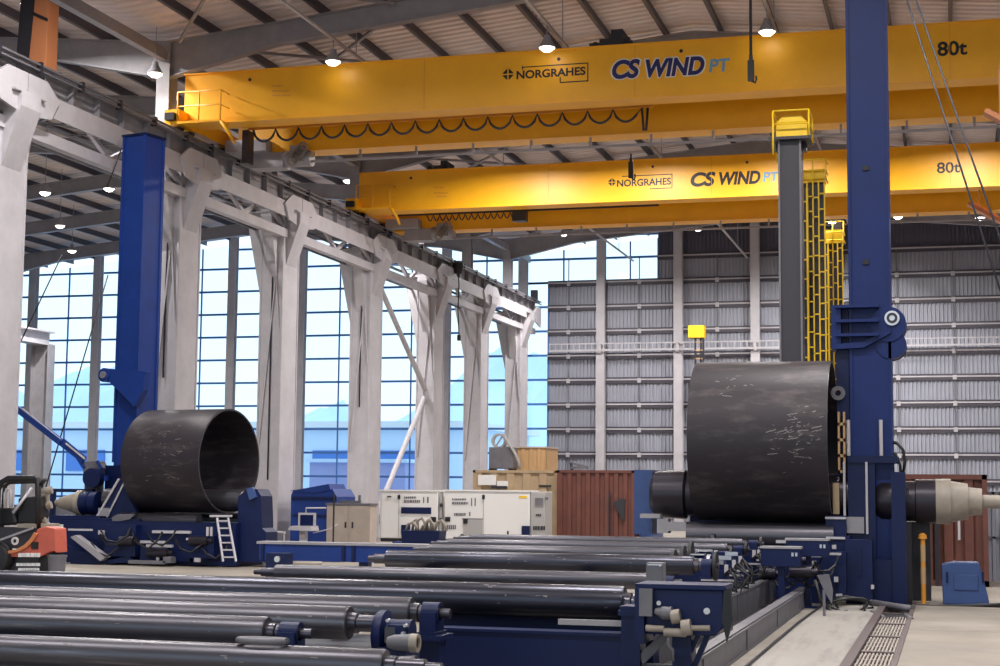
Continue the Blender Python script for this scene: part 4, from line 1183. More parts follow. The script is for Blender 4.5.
# items lying on the cabinet
zt = B.z
b = MB(); q = P(352, 500, 55.4); b.beam((q.x-.5, 55.4, zt+.05), (q.x+.35, 55.4, zt+.05), .1, .09); b.beam((q.x+.3, 55.4, zt+.04), (q.x+.3, 55.4, zt+.3), .08, .08)
b.build('steel_offcut', 'midgrey', label='bent brown grey steel offcut lying on the beige cabinet', category='offcut')
# control desk with a screen
t = thing('control_desk', 'small pedestal control desk with a blue framed screen, before the blue bin', 'control desk', (at(300, 556, Y=47).x, 47, 0))
b = MB(); b.box(at(299, 550, Y=47).x, at(305, 550, Y=47).x, 47, 47.2, 0, at(300, 527, Y=47).z); b.build('pedestal', 'white', t)
b = MB(); pb = [P(x, y, 46.9) for x, y in ((289, 530), (291, 526), (312, 526), (313, 531))]; b.prism([(p.x, p.z) for p in pb], 'y', 46.8, 47.4); b.build('desk_top', 'white', t)
b = MB(); pbox(b, 298, 513, 315, 527, 47.1, .1); sc_ = b.build('screen', 'white', t)
b = MB(); pbox(b, 300, 515, 313, 525.5, 47.07, .04); b.build('display', 'navy', sc_)
b = MB(); b.tube([P(306, 513, 47.2), P(306, 508, 47.2), P(326, 508, 47.2)], .03); b.build('arm', 'white', t)
b = MB(); b.tube([P(313, 533, 47.1), P(330, 529, 47.1), P(338, 524, 47.1)], .02); b.build('pointer', 'white', t)
t = thing('stand_pole', 'thin dark pole on a foot in front of the beige cabinet', 'pole', (at(334, 548, Y=46.5).x, 46.5, 0))
b = MB(); q = at(334, 500, Y=46.5); b.cyl((q.x, 46.5, 0), (q.x, 46.5, q.z+.2), .03, n=8); b.build('pole', 'dark', t)
b = MB(); b.box(q.x-.3, q.x+.3, 46.3, 46.7, 0, .06); b.build('foot', 'dark', t)
# blue railings of the left machine's pit
t = thing('guard_railing', 'low blue guard railing with a pale top tube right of the left machine', 'railing', (at(272, 560, Y=44).x, 44, 0))
b = MB(); b.tube([P(252, 560, 42.6), P(252, 529, 42.6), P(258, 530, 43), P(285, 533, 44.5)], .04); b.build('top_tube', 'white', t)
b = MB()
for px_, Y in ((264, 43.3), (274, 43.8), (284, 44.4)): q = P(px_, 531, Y); b.cyl((q.x, Y, 0), (q.x, Y, q.z), .035, n=8)
b.build('post', 'white', t)
b = MB(); pbox(b, 256, 541, 292, 560, 44.6, .4); b.build('kick_panel', 'navy', t)

# ------------------------------------------------------------------ right hand wall items
t, A, B = container(880, 987, 474, 41, 'rust', 'shipping_container', 'red brown container at the right behind the machine drive', 5, 4)
b = MB(); pbox(b, 936, 480, 938, 600, 40.95, .08); b.build('door_bar', 'dark', t)
b = MB(); pbox(b, 958, 512, 960, 540, 40.97, .05); b.build('mark', 'white', t)
b = MB(); pbox(b, 880, 588, 940, 592, 40.8, .25); b.build('bottom_rail', 'tan', t)
q = at(924, 598, Y=34.6)
t = thing('bollard', 'thin amber bollard post with a rounded top in front of the red brown container', 'bollard', (q.x, 34.2, 0))
zt_ = at(924, 533, Y=34.2).z
b = MB(); b.lathe((q.x, 34.2, 0), (0, 0, 1), [(0, 0), (0, .05), (zt_-.12, .05), (zt_-.12, .09), (zt_-.04, .08), (zt_, .03), (zt_, 0)], 16); b.build('post', 'amber', t)
b = MB(); b.ring((q.x, 34.2, .4), (q.x, 34.2, .75), .054, .05, 16); b.ring((q.x, 34.2, .85), (q.x, 34.2, 1.2), .054, .05, 16); b.build('band', 'tan', t)
q0, q1 = at(943, 604, Y=34.2), at(989, 563, Y=34.2)
t = thing('blue_cabinet', 'light blue sloping cabinet on the floor at the right, beside the bollard', 'cabinet', ((q0.x+q1.x)/2, 34.6, 0))
b = MB(); b.prism([(q0.x, 0), (q0.x-.02, q1.z-.05), (q0.x+.2, q1.z), (q1.x-.2, q1.z), (q1.x-.1, .5), (q1.x, 0)], 'y', 34.2, 35.0); b.build('shell', 'lblue', t, bevel=.02)
b = MB(); pbox(b, 954, 575, 978, 590, 34.17, .05); b.build('front_panel', 'lblue', t, bevel=.01)
b = MB(); pbox(b, 946, 572, 948, 583, 34.16, .06); pbox(b, 982, 572, 984, 583, 34.16, .06); b.build('handle', 'navy', t)
t = thing('steel_cabin', 'pale grey corrugated steel cabin at the right edge behind the blue cabinet', 'cabin', (at(1000, 520, Y=44).x+.8, 44.5, 0))
b = MB(); A, B = at(986, 600, Y=44), at(1030, 492, Y=44); corrugated(b, A.x, B.x, 44, 0, B.z, 6, .05); b.build('panel_walls', 'clad', t)
b = MB(); b.box(A.x-.05, B.x, 44.44, 44.0, B.z-.1, B.z); b.box(A.x-.05, B.x, 44.44, 44.0, 1.1, 1.16); b.build('trim_strip', 'midgrey', t)
MB().tube([P(883, 603, 33.9), P(905, 606, 33.7), P(935, 607, 33.6), P(970, 606, 33.7), P(1010, 605, 33.6)], .05).build('floor_cable', 'black', label='thick black cable lying on the floor along the back of the pale floor slab', category='cable')
b = MB(); b.tube([P(866, 601, 33.4), P(880, 604, 33), P(900, 607, 32.4), P(912, 609, 32.2)], .07); b.tube([P(872, 612, 31.4), P(885, 618, 30.2), P(905, 615, 30.6), P(912, 620, 29.8)], .045)
b.build('floor_hose', 'midgrey', label='grey hose bundle lying over the end of the floor grating', category='hose')

# ------------------------------------------------------------------ long rolls in the foreground
def roller(px_end, yt, yb, ZC, lab, mt, px_left=None, xleft=None, journal=True, block=True, frame_z=None, disc=False):
    """a long roll lying along X; yt..yb its upper and lower outline in the photo at its right end px_end"""
    q = at(px_end, (yt+yb)/2, Z=ZC); Y = q.y
    r = (at(px_end, yt, Y=Y).z-at(px_end, yb, Y=Y).z)/2
    x1 = q.x; x0 = at(px_left, (yt+yb)/2, Y=Y).x if px_left is not None else xleft
    t = thing('steel_roll', lab, 'roll', ((x0+x1)/2, Y, 0), 'long steel rolls in the foreground')
    t.location.z = ZC-r
    b = MB(); b.lathe((x0, Y, ZC), (1, 0, 0), [(0, 0), (0, r*.96), (.02, r), (x1-x0-.02, r), (x1-x0, r*.95), (x1-x0, 0)], 40)
    b.build('barrel', mt, t)
    if journal:
        b = MB(); b.lathe((x1, Y, ZC), (1, 0, 0), [(0, 0), (0, r*.62), (.08, r*.62), (.09, r*.5), (.3, r*.5), (.3, r*.32), (.42, r*.32), (.42, 0)], 24)
        b.build('journal', 'journal', t)
    if px_left is not None:
        b = MB(); b.lathe((x0-.35, Y, ZC), (1, 0, 0), [(0, 0), (0, r*.35), (.12, r*.35), (.12, r*.55), (.35, r*.55), (.35, 0)], 20)
        b.build('journal', 'journal', t)
    if block:
        b = MB(); b.box(x1+.14, x1+.30, Y-r*.95, Y+r*.95, ZC-r*1.15, ZC+r*.1); b.box(x1+.12, x1+.32, Y-r*1.3, Y+r*1.3, ZC-r*1.35, ZC-r*1.15)
        b.ring((x1+.13, Y, ZC), (x1+.31, Y, ZC), r*.72, r*.5, 20)
        b.build('bearing_block', 'navy', t)
    if disc:
        b = MB(); b.cyl((x1+.34, Y, ZC), (x1+.39, Y, ZC), r*1.55, n=28); b.build('flange_disc', 'black', t)
    return t, x0, x1, Y, r
R = []
R.append(roller(386, 649, 683, .95, 'frontmost long steel roll along the bottom edge', 'roll', xleft=-10, block=False))
R.append(roller(268, 616.5, 648, .95, 'long steel roll with the leftmost exposed right end, second from the bottom', 'roll', xleft=-12))
R.append(roller(350, 606, 640, .95, 'long steel roll ending beside the big navy flange disc', 'roll', xleft=-13, block=False))
R.append(roller(412, 597, 628, .95, 'long steel roll ending just behind the navy flange disc', 'roll', xleft=-14))
R.append(roller(625, 586, 620, .95, 'thick dark long roll ending at the blue post in the middle of the foreground', 'rollb', xleft=-16))
R.append(roller(652, 573, 590, .98, 'thin pale long roll just behind the thick dark roll', 'roll', px_left=276))
R.append(roller(694, 556, 575, 1.0, 'long dark grey roll with its left end in view before the blue floor beam', 'rollb', px_left=387, disc=True))
R.append(roller(712, 549, 561, 1.06, 'long roll right behind the dark grey roll, before the red brown container', 'roll', px_left=430, disc=True))
R.append(roller(727, 543.5, 553.5, 1.17, 'second last long roll toward the right rolling machine', 'roll', px_left=448, disc=True))
R.append(roller(742, 538.5, 547.5, 1.27, 'last long roll, nearest the right rolling machine and containers', 'roll', px_left=470, disc=True))
random.seed(11)
for (t, x0, x1, Y, r) in R[:7]:
    b = MB()
    for i in range(26):
        x = random.uniform(max(x0, x1-5), x1-.1); a = random.uniform(-.3, 1.2); L = random.uniform(.01, .06)
        zc = t.location.z+r
        P4 = [(x, a), (x+L, a+random.uniform(-.1, .1)), (x+L, a+.05), (x, a+.06)]
        b.face([b.b.verts.new((p, Y-math.cos(g)*(r+.002), zc+math.sin(g)*(r+.002))) for p, g in P4])
    b.build('scuff_marks', 'scuff', t, kind='stuff')
# supports under the rolls: cross beams running away from the viewer on legs
def cross(x, y0, y1, z1, lab, mt='navy', legs=3, w=.22):
    t = thing('roll_table', lab, 'table', (x, (y0+y1)/2, 0), 'blue roll tables')
    b = MB(); b.box(x-w/2, x+w/2, y0, y1, z1-.3, z1-.26); b.box(x-w/2, x+w/2, y0, y1, z1-.04, z1); b.box(x-.02, x+.02, y0, y1, z1-.26, z1-.04)
    b.build('cross_beam', mt, t)
    for k in range(legs):
        y = y0+.2+(y1-y0-.4)*k/max(1, legs-1)
        b = MB(); b.box(x-.09, x+.09, y-.09, y+.09, .03, z1-.3); b.box(x-.16, x+.16, y-.16, y+.16, 0, .03); b.build('leg', mt, t)
    return t
y_a = [r_[3] for r_ in R]; r_a = [r_[4] for r_ in R]
xe = [r_[2] for r_ in R]
# end table carrying the bearing blocks of the first four rolls
zb_ = min(.95-r_*1.35 for r_ in r_a[1:4])
for k, (i, lab) in enumerate(((1, 'low navy stand under the end of the second roll from the bottom'), (3, 'low navy stand under the roll end behind the flange disc'))):
    x = xe[i]+.22; y = y_a[i]; z = .95-r_a[i]*1.35
    t = thing('bearing_stand', lab, 'stand', (x, y, 0), 'navy bearing stands')
    b = MB(); b.box(x-.16, x+.16, y-r_a[i]*1.5, y+r_a[i]*1.5, z-.05, z); b.box(x-.12, x+.12, y-.12, y+.12, .03, z-.05); b.box(x-.2, x+.2, y-.2, y+.2, 0, .03)
    b.build('pedestal', 'navy', t)
def saddles(t, x, z1, idx):
    for i in idx:
        b = MB(); b.box(x-.11, x+.11, y_a[i]-r_a[i]*.3, y_a[i]+r_a[i]*.3, z1, R[i][0].location.z+.004); b.build('saddle', 'navy', t)
for x, lab, y1 in ((-8.5, 'navy roll table hidden mostly under the rolls at the left', 19.4), (-11.2, 'navy roll table under the rolls near the left edge', 19.4)):
    saddles(cross(x, 11.3, y1, .68, lab, legs=4), x, .68, range(5))
for x, lab in ((-8.9, 'navy roll table under the far rolls left of the middle'), (-6.0, 'navy roll table under the far rolls toward the right machine')):
    saddles(cross(x, 22.5, 32.6, .76, lab, legs=4), x, .76, range(5, 10))
# big flange disc with its pulley block and drive (between the roll ends)
q = at(402, 632, Y=14.2)
t = thing('disc_drive', 'navy flange disc drive with a cream ended motor among the roll ends', 'drive', (q.x, 14.2, 0))
def dz(px_, py_, Y=14.1): return at(px_, py_, Y=Y)
c = dz(384, 634)
b = MB(); b.lathe((c.x-.06, 14.1, c.z), (1, 0, 0), [(0, 0), (0, .2), (.03, .22), (.09, .22), (.11, .16), (.11, 0)], 36); b.build('flange_disc', 'navy', t)
b = MB(); b.cyl((c.x+.05, 14.1, c.z+.02), (c.x+.28, 14.1, c.z+.02), .12, n=24); b.box(c.x+.1, c.x+.26, 13.93, 14.0, c.z-.02, c.z+.1); b.build('hub', 'navy', t)
b = MB(); b.box(c.x+.07, c.x+.17, 13.92, 13.94, c.z-.06, c.z+.08); b.build('cover_plate', 'roll', t)
b = MB()
for dx, dzv in ((.27, .1), (.25, .03), (.29, -.03), (.1, .14)): b.cyl((c.x+dx, 13.9, c.z+dzv), (c.x+dx, 13.96, c.z+dzv), .016, n=8)
b.build('bolt', 'bright', t)
m_ = dz(411, 643, 13.8)
b = MB(); b.lathe((m_.x-.22, 13.8, m_.z), (1, .0, 0), [(0, 0), (0, .05), (.06, .07), (.22, .08), (.22, 0)], 24); b.build('motor', 'midgrey', t)
b = MB(); b.ring((m_.x, 13.8, m_.z), (m_.x+.07, 13.8, m_.z), .085, .055, 28); b.build('motor_cap', 'cream', t)
b = MB(); b.cyl((m_.x+.005, 13.8, m_.z), (m_.x+.05, 13.8, m_.z), .054, n=20); b.build('motor_end', 'black', t)
m2 = dz(412, 664, 13.6)
b = MB(); b.lathe((m2.x-.2, 13.6, m2.z), (1, 0, 0), [(0, 0), (0, .06), (.2, .075), (.2, 0)], 24); b.ring((m2.x, 13.6, m2.z), (m2.x+.04, 13.6, m2.z), .08, .055, 24); b.build('lower_motor', 'roll', t)
b = MB(); b.box(c.x+.02, c.x+.3, 13.85, 14.25, .03, c.z-.1); b.box(c.x-.1, c.x+.45, 13.7, 14.4, 0, .03); b.build('pedestal', 'navy', t)
# handle ring lying on the frontmost roll
q = at(262, 657, Y=R[0][3]-.02)
b = MB(); zt = .95+R[0][4]
pts = [Vector((q.x+.19*math.cos(a), R[0][3]-.02+.06*math.sin(a), zt+.03)) for a in [2*PI*i/28 for i in range(29)]]
b.tube(pts, .024, 8)
b.build('lifting_ring', 'midgrey', label='flat oval lifting ring lying on the frontmost roll', category='ring')

# blue cross frame to the right of the roll ends
Yf = 17.3
t = thing('table_stand', 'long navy blue table frame with a square post, in the bottom middle', 'frame', (at(540, 640, Y=Yf).x, Yf, 0))
A = at(430, 627, Y=Yf); B = at(640, 627, Y=Yf)
b = MB(); b.box(A.x, B.x, Yf, Yf+.25, A.z-.42, A.z-.02); b.box(A.x, B.x-.02, Yf-.04, Yf+.29, A.z-.03, A.z)
b.build('side_beam', 'navy', t)
b = MB(); b.box(A.x, B.x, Yf+.02, Yf+.22, .12, .32)
for k in range(4): b.beam((A.x+.25+k*.6, Yf+.1, .3), (A.x+.5+k*.6, Yf+.1, A.z-.42), .06, .06)
b.build('lower_rail', 'navy', t)
for xx in (A.x+.1, (A.x+B.x)/2):
    b = MB(); b.box(xx-.09, xx+.09, Yf+.02, Yf+.22, 0, A.z-.42); b.build('leg', 'navy', t)
p0 = at(621, 666, Y=Yf-.1); p1 = at(640, 616, Y=Yf-.1)
b = MB(); b.box(p0.x, p1.x, Yf-.1, Yf+.25, 0, p1.z); b.build('post', 'navy', t)
b = MB(); b.box(p0.x-.03, p1.x+.03, Yf-.13, Yf+.28, p1.z, p1.z+.05); b.box(p0.x-.01, p1.x+.01, Yf-.11, Yf+.26, p1.z+.05, p1.z+.1); b.build('post_cap', 'navy', t)
b = MB(); pbox(b, 558, 621, 622, 624.5, Yf-.02, .05); b.build('pale_strip', 'grey', t)
b = MB(); b.box(A.x-.5, B.x-.02, 18.40, 18.46, .05, .84); b.box(A.x+.2, A.x+.3, Yf+.25, 18.4, .1, .3); b.box(B.x-.4, B.x-.3, Yf+.25, 18.4, .1, .3); b.build('back_panel', 'navy', t)
b = MB(); b.prism([(-16, 10.5), (-5.75, 10.5), (-5.75, 16.9), (-4.95, 16.9), (-4.95, 23.2), (-16, 23.2)], 'z', -.004, .012); b.build('shade_sheet', 'dark', label='dark sheet painting the shade on the floor underneath the frontmost rolls', category='plate')  # dark sheet stands in for the shade under the rolls
# bearing housing under the thick roll's end
xr, yr, rr = R[4][2], R[4][3], R[4][4]
t = thing('bearing_stand', 'navy stand under the end of the thick dark roll, beside the blue frame post', 'stand', (xr+.22, yr, 0), 'navy bearing stands')
z = .95-rr*1.35
b = MB(); b.box(xr+.05, xr+.4, yr-rr*1.4, yr+rr*1.4, z-.08, z); b.box(xr+.08, xr+.36, yr-.18, yr+.18, .03, z-.08); b.box(xr, xr+.44, yr-.25, yr+.25, 0, .03); b.build('pedestal', 'navy', t)
# the big blue box housing with pale valves
Yh = 17.0
t = thing('valve_housing', 'dark blue box housing with pale valve cylinders, right of the blue frame post', 'housing', (at(685, 610, Y=Yh).x, Yh+.4, 0))
A, B = at(645, 634, Y=Yh), at(724, 590, Y=Yh)
b = MB(); b.prism([(A.x, A.z), (A.x, B.z), (B.x, B.z), (B.x, A.z+.1), (B.x-.1, A.z)], 'y', Yh, Yh+.55); b.build('case', 'navy', t, bevel=.02)
b = MB(); b.box(A.x-.1, B.x+.02, Yh-.03, Yh+.6, B.z, B.z+.045); b.box(A.x-.1, A.x, Yh-.06, Yh+.5, A.z-.1, B.z); b.build('lid', 'navy', t)
b = MB(); q = at(644, 600, Y=Yh-.05); pbox(b, 639, 589, 652, 616, Yh-.1, .06); b.build('guide_plate', 'midgrey', t)
b = MB()
for px_, py_ in ((659, 603), (707, 611)): q = at(px_, py_, Y=Yh); b.cyl((q.x, Yh-.02, q.z), (q.x, Yh, q.z), .025 if px_ < 700 else .035, n=12)
b.build('bolt', 'bright', t)
b = MB(); q = at(676, 617, Y=Yh-.1)
b.cyl(at(662, 613, Y=Yh-.08), at(672, 613, Y=Yh-.08), .07, n=20); b.cyl(at(655, 611, Y=Yh-.08), at(664, 613, Y=Yh-.08), .03, r2=.065, n=16); b.build('valve_body', 'midgrey', t)
b = MB(); b.cyl(at(671.5, 617, Y=Yh-.1), at(680, 616, Y=Yh-.1), .075, n=24)
b.cyl(at(682, 628, Y=Yh-.12), at(691, 627, Y=Yh-.12), .085, n=24); b.cyl(at(691, 628, Y=Yh-.12), at(710, 628, Y=Yh-.12), .03, n=12)
b.cyl(at(646, 628, Y=Yh-.12), at(664, 629, Y=Yh-.12), .035, n=14); b.cyl(at(664, 632, Y=Yh-.12), at(686, 633, Y=Yh-.12), .045, n=14)
b.build('valve_cylinder', 'cream', t)
b = MB(); q = at(668, 632, Y=Yh-.12); b.tube([(q.x, Yh-.12, q.z), (q.x, Yh-.12, q.z-.14), (q.x+.05, Yh-.12, q.z-.18), (q.x+.05, Yh-.12, q.z-.3)], .018); b.build('tap', 'midgrey', t)
b = MB()
A2, B2 = at(672, 666, Y=Yh+.1), at(691, 636, Y=Yh+.1)
b.box(A2.x, B2.x, Yh+.1, Yh+.45, 0, A.z); b.beam((B.x-.2, Yh+.2, A.z), (B.x-.5, Yh+.2, .0), .06, .06); b.beam((B.x-.3, Yh+.2, A.z), (B.x-.62, Yh+.2, .0), .05, .05)
b.build('support_leg', 'navy', t)
A2, B2 = at(641, 660, Y=Yh+.3), at(672, 630, Y=Yh+.3)
b = MB(); b.beam((A2.x, Yh+.3, A2.z), (B2.x, Yh+.3, B2.z), .12, .1); b.box(A2.x, B2.x, Yh+.3, Yh+.4, A2.z-.1, A2.z-.04); b.build('brace', 'midgrey', t)
b = MB(); pbox(b, 724, 598, 729, 632, Yh+.1, .3); A2 = [P(x, y, Yh) for x, y in ((724, 590), (731, 588), (733, 620), (727, 643), (722, 620))]
b.prism([(p.x, p.z) for p in A2], 'y', Yh-.02, Yh+.04); b.build('hose_guard', 'black', t)
# grey square post box standing behind it
A, B = at(646, 588, Y=18.6), at(663, 563, Y=18.6)
t = thing('junction_post', 'grey square metal box post standing behind the valve housing', 'post', ((A.x+B.x)/2, 18.7, 0))
b = MB(); b.box(A.x, B.x, 18.6, 18.8, A.z-.25, B.z); b.box((A.x+B.x)/2-.05, (A.x+B.x)/2+.05, 18.65, 18.75, 0, A.z-.25); b.build('box', 'midgrey', t, bevel=.01)
b = MB(); b.box(A.x+.02, B.x-.01, 18.59, 18.6, B.z-.03, B.z-.015); b.cyl(at(660, 566, Y=18.58), at(660, 566, Y=18.6), .01, n=8); b.build('lid_screw', 'bright', t)

# ------------------------------------------------------------------ bed rails and the row of feed units toward the machine
def rail(x0, x1, z, mt, name, lab, y0=12, y1=33.1, prof=None):
    t = thing(name, lab, 'rail', ((x0+x1)/2, (y0+y1)/2, 0))
    b = MB(); b.box(x0, x1, y0, y1, 0, .03); b.box(x1-.05, x1-.02, y0, y1, .03, z); b.box(x0, x1, y0, y1, z-.03, z)
    b.build('channel', mt, t)
    b = MB(); y = y0+.6
    while y < y1-.3: b.box(x0+.03, x1, y, y+.04, .03, z-.03); y += 4.1
    b.build('rib', mt, t)
    return t
rail(-3.0, -2.78, .34, 'midgrey', 'bed_rail', 'long grey steel floor rail nearest the pale floor strip', y0=18)
rail(-3.62, -3.46, .55, 'midgrey', 'bed_rail', 'long grey steel floor rail farther left, under the feed units', y0=18.2)
b = MB(); b.box(-3.46, -3.05, 12, 33, 0, .1); b.build('energy_chain', 'black', label='flat black energy chain lying between the two floor rails', category='chain')
MB().tube([(-2.55, 12, .02), (-2.55, 20, .02), (-2.56, 28, .02), (-2.5, 33, .02)], .022).build('floor_cable', 'dark', label='thin dark cable along the edge of the pale floor strip beside the rail', category='cable')
units = [(27.6, 0), (28.6, 0), (29.5, 0), (31.6, 0), (32.4, 0)]
ulab = ['navy feed unit with white caps, first behind the valve housing', 'navy feed unit just behind the first one on the bed rails', 'navy feed unit third in the row along the bed rails',
        'navy feed unit in the middle distance of the bed rails', 'navy feed unit touching the front of the right machine']
for k, (y, nm) in enumerate(units):
    random.seed(50+k)
    x = -4.05; zt = 1.02+.04*k
    t = thing('feed_unit', ulab[k], 'feed unit', (x, y, 0), 'navy feed units on the bed rails')
    b = MB(); b.box(x-.75, x+.35, y-.14, y+.14, zt-.35, zt-.12); b.box(x-.5, x+.2, y-.18, y+.18, .5, zt-.35); b.box(x-.62, x-.5, y-.1, y+.1, 0, zt-.35); b.box(x+.08, x+.18, y-.1, y+.1, 0, zt-.3)
    b.build('carriage', 'navy', t)
    b = MB(); b.cyl((x-.62, y-.02, zt-.05), (x-.56, y-.02, zt-.05), .27, n=28); b.build('flange_disc', 'black', t)
    b = MB(); b.cyl((x-.5, y, zt-.05), (x-.15, y, zt-.05), .09, n=18); b.box(x-.1, x+.3, y-.1, y+.1, zt-.12, zt+.04); b.build('motor', 'navy', t)
    b = MB(); b.cyl((x-.16, y, zt-.03), (x-.1, y, zt-.03), .1, n=18); b.box(x+.05, x+.28, y-.12, y-.1, zt-.02, zt+.05); b.box(x-.45, x-.2, y-.1, y+.1, zt+.05, zt+.07)
    b.build('cap', 'bright', t)
    b = MB(); b.box(x-.1, x+.5, y-.17, y-.12, zt-.3, zt-.27); b.box(x+.3, x+.36, y-.16, y-.1, zt-.16, zt-.02); b.build('edge_strip', 'white', t)
    b = MB()
    for h in range(4):
        u = [random.uniform(-1, 1) for _ in range(6)]
        b.tube([(x+.28, y-.1+.05*u[0], zt-.2), (x+.42+.06*u[1], y-.2, zt-.12+.06*u[2]), (x+.56+.08*u[3], y-.22+.1*u[4], zt-.3+.1*u[5]), (x+.5+.1*u[2], y-.3+.1*u[0], zt-.5), (x+.32, y-.22+.1*u[1], .62+.08*u[3]), (x+.15, y-.19, .58)], .018)
    b.build('hose', 'black', t)
# navy plate with pale edge near the machine
for k, (rct, Y, lab) in enumerate((((761, 549, 800, 566), 30.6, 'navy plate box with a pale top edge, in front of the right cylinder'), ((786, 541, 828, 556), 31.8, 'navy plate box nearest below the right cylinder'))):
    A, B = at(rct[0], rct[3], Y=Y), at(rct[2], rct[1], Y=Y)
    t = thing('control_box', lab, 'box', ((A.x+B.x)/2, Y+.2, 0))
    b = MB(); b.box(A.x, B.x, Y, Y+.4, A.z, B.z); b.box((A.x+B.x)/2-.06, (A.x+B.x)/2+.06, Y+.1, Y+.3, 0, A.z); b.box((A.x+B.x)/2-.2, (A.x+B.x)/2+.2, Y, Y+.4, 0, .03); b.build('case', 'navy', t)
    b = MB(); b.box(A.x-.02, B.x+.02, Y-.02, Y+.42, B.z, B.z+.04); b.build('lid', 'grey', t)
    b = MB()
    for d in (.07, .14): b.box(B.x-d-.02, B.x-d+.02, Y-.02, Y, B.z-.14, B.z-.07)
    b.build('knob', 'bright', t)
A = [P(x, y, 30.0) for x, y in ((817, 575), (829, 574), (833, 590), (832, 604), (824, 590))]
b = MB(); b.prism([(p.x, p.z) for p in A], 'y', 29.98, 30.03); b.beam((A[4].x, 30.0, A[4].z), (A[4].x, 30.0, 0), .05, .05)
b.build('splash_guard', 'midgrey', label='pale bent guard plate above the cable loop, before the right tower', category='guard')

# ------------------------------------------------------------------ blue floor beams and the valve tray in the middle distance
Yb = 36.5
A, B = at(259, 560, Y=Yb), at(470, 546.5, Y=Yb)
t = thing('floor_beam', 'long blue floor beam with its lit top edge painted pale in front of the beige cabinet', 'beam', ((A.x+B.x)/2+1, Yb+.2, 0))
b = MB(); b.box(A.x, B.x+3.4, Yb, Yb+.4, A.z, B.z-.03); b.build('web', 'blue', t)
b = MB(); b.box(A.x-.05, B.x+3.4, Yb-.06, Yb+.46, B.z-.03, B.z+.03); b.build('lit_top', 'grey', t)  # pale plate stands in for light falling on the beam top
b = MB()
for px_ in (262, 343, 353, 440): q = at(px_, 553, Y=Yb-.05); b.box(q.x-.04, q.x+.04, Yb-.05, Yb, A.z, B.z-.03)
b.build('web_stiffener', 'navy', t)
for xx in (A.x+.4, (A.x+B.x)/2, B.x+2.5):
    b = MB(); b.box(xx-.12, xx+.12, Yb+.08, Yb+.32, 0, A.z); b.build('leg', 'navy', t)
t = thing('floor_plate', 'pale sheet lying on the floor left of the blue floor beam leg', 'plate', (at(290, 566, Z=0).x, at(290, 566, Z=0).y, 0))
A = [at(x, y, Z=.06) for x, y in ((235, 562), (322, 563), (322, 559), (240, 558))]
b = MB(); b.prism([(p.x, p.y) for p in A], 'z', 0, .05); b.build('sheet', 'cream', t)
q = at(277, 577, Z=.2)
t = thing('floor_block', 'small navy block with a pale plug at the left end of the thin pale roll', 'block', (q.x, q.y, 0))
b = MB(); b.box(q.x-.2, q.x+.3, q.y-.2, q.y+.2, .0, .75); b.build('block', 'navy', t)
b = MB(); b.cyl((q.x+.1, q.y-.26, .62), (q.x+.1, q.y-.2, .62), .07, n=12); b.build('plug', 'bright', t)
Yt = 52
A, B = at(402, 546, Y=Yt), at(438, 531, Y=Yt)
t = thing('hose_tray', 'navy tray heaped with loose hoses in front of the white generators', 'tray', ((A.x+B.x)/2, Yt+.4, 0))
b = MB(); b.prism([(A.x, A.z), (A.x-.05, B.z), (B.x+.05, B.z), (B.x, A.z)], 'y', Yt, Yt+.8); b.box((A.x+B.x)/2-.2, (A.x+B.x)/2+.2, Yt+.2, Yt+.6, 0, A.z); b.build('tray', 'navy', t)
random.seed(5); b = MB()
for k in range(9):
    x = A.x+(B.x-A.x)*random.uniform(.0, .9); h = random.uniform(.1, .45); w = random.uniform(.15, .4)
    b.tube([(x, Yt+.2+.05*k, B.z), (x+w*.2, Yt+.2+.05*k, B.z+h*.8), (x+w*.6, Yt+.25+.05*k, B.z+h), (x+w, Yt+.2+.05*k, B.z+h*.5), (x+w*1.1, Yt+.2+.05*k, B.z)], .05)
b.build('hose', 'cream', t)
A, B = at(392, 546, Y=53), at(402, 535, Y=53)
b = MB(); b.box(A.x-.1, A.x+6.4, 53.3, 53.8, A.z-.1, B.z-.25); b.box(A.x+.3, A.x+.5, 53.4, 53.7, 0, A.z-.1); b.box(A.x+5, A.x+5.2, 53.4, 53.7, 0, A.z-.1)
b.build('pipe_trough', 'blue', label='blue trough running right behind the hose tray, before the right generator', category='trough')

# ------------------------------------------------------------------ red loader at the left edge
Yv = 35.5
def prof(pts, Y=Yv): return [(p.x, p.z) for p in (at(x, y, Y=Y) for x, y in pts)]
q = at(30, 576, Z=0)
t = thing('loader_truck', 'orange red compact loader with a black roll frame at the left edge', 'loader', (at(20, 570, Y=Yv).x, Yv+.7, 0))
b = MB(); b.prism(prof(((37, 529), (46, 526.5), (55, 528.5), (56, 553), (54, 551), (49, 552), (42, 556), (36, 557), (8, 557), (6, 553), (20, 549), (33, 541))), 'y', Yv, Yv+.55); b.build('counterweight', 'red', t, bevel=.03)
b = MB()
fo = [(8, 554), (18, 552), (27, 547.5), (33, 541.5), (37.5, 534), (34.5, 532.5), (30, 539.5), (24.5, 545), (16, 549.5), (7, 551)]
b.prism(prof(fo, Yv-.05), 'y', Yv-.08, Yv+.25)
b.build('fender', 'orange', t)
b = MB(); pbox(b, 31, 542, 38, 549, Yv-.03, .05); b.build('step_hole', 'ink', t)
b = MB(); pbox(b, -8, 528, 37, 548, Yv+.1, .6); pbox(b, 3, 556, 50, 575, Yv+.15, .5); b.build('chassis', 'dark', t)
b = MB(); dashes(b, 18, 40, 553, 4, Yv-.02, 4); b.build('lettering', 'inkwhite', t)
b = MB(); dashes(b, 16, 40, 563, 3, Yv+.12, 5); dashes(b, 18, 39, 568, 2.4, Yv+.12, 5); b.build('warning_strip', 'inkwhite', t)
q = at(15, 541, Y=Yv+.08)
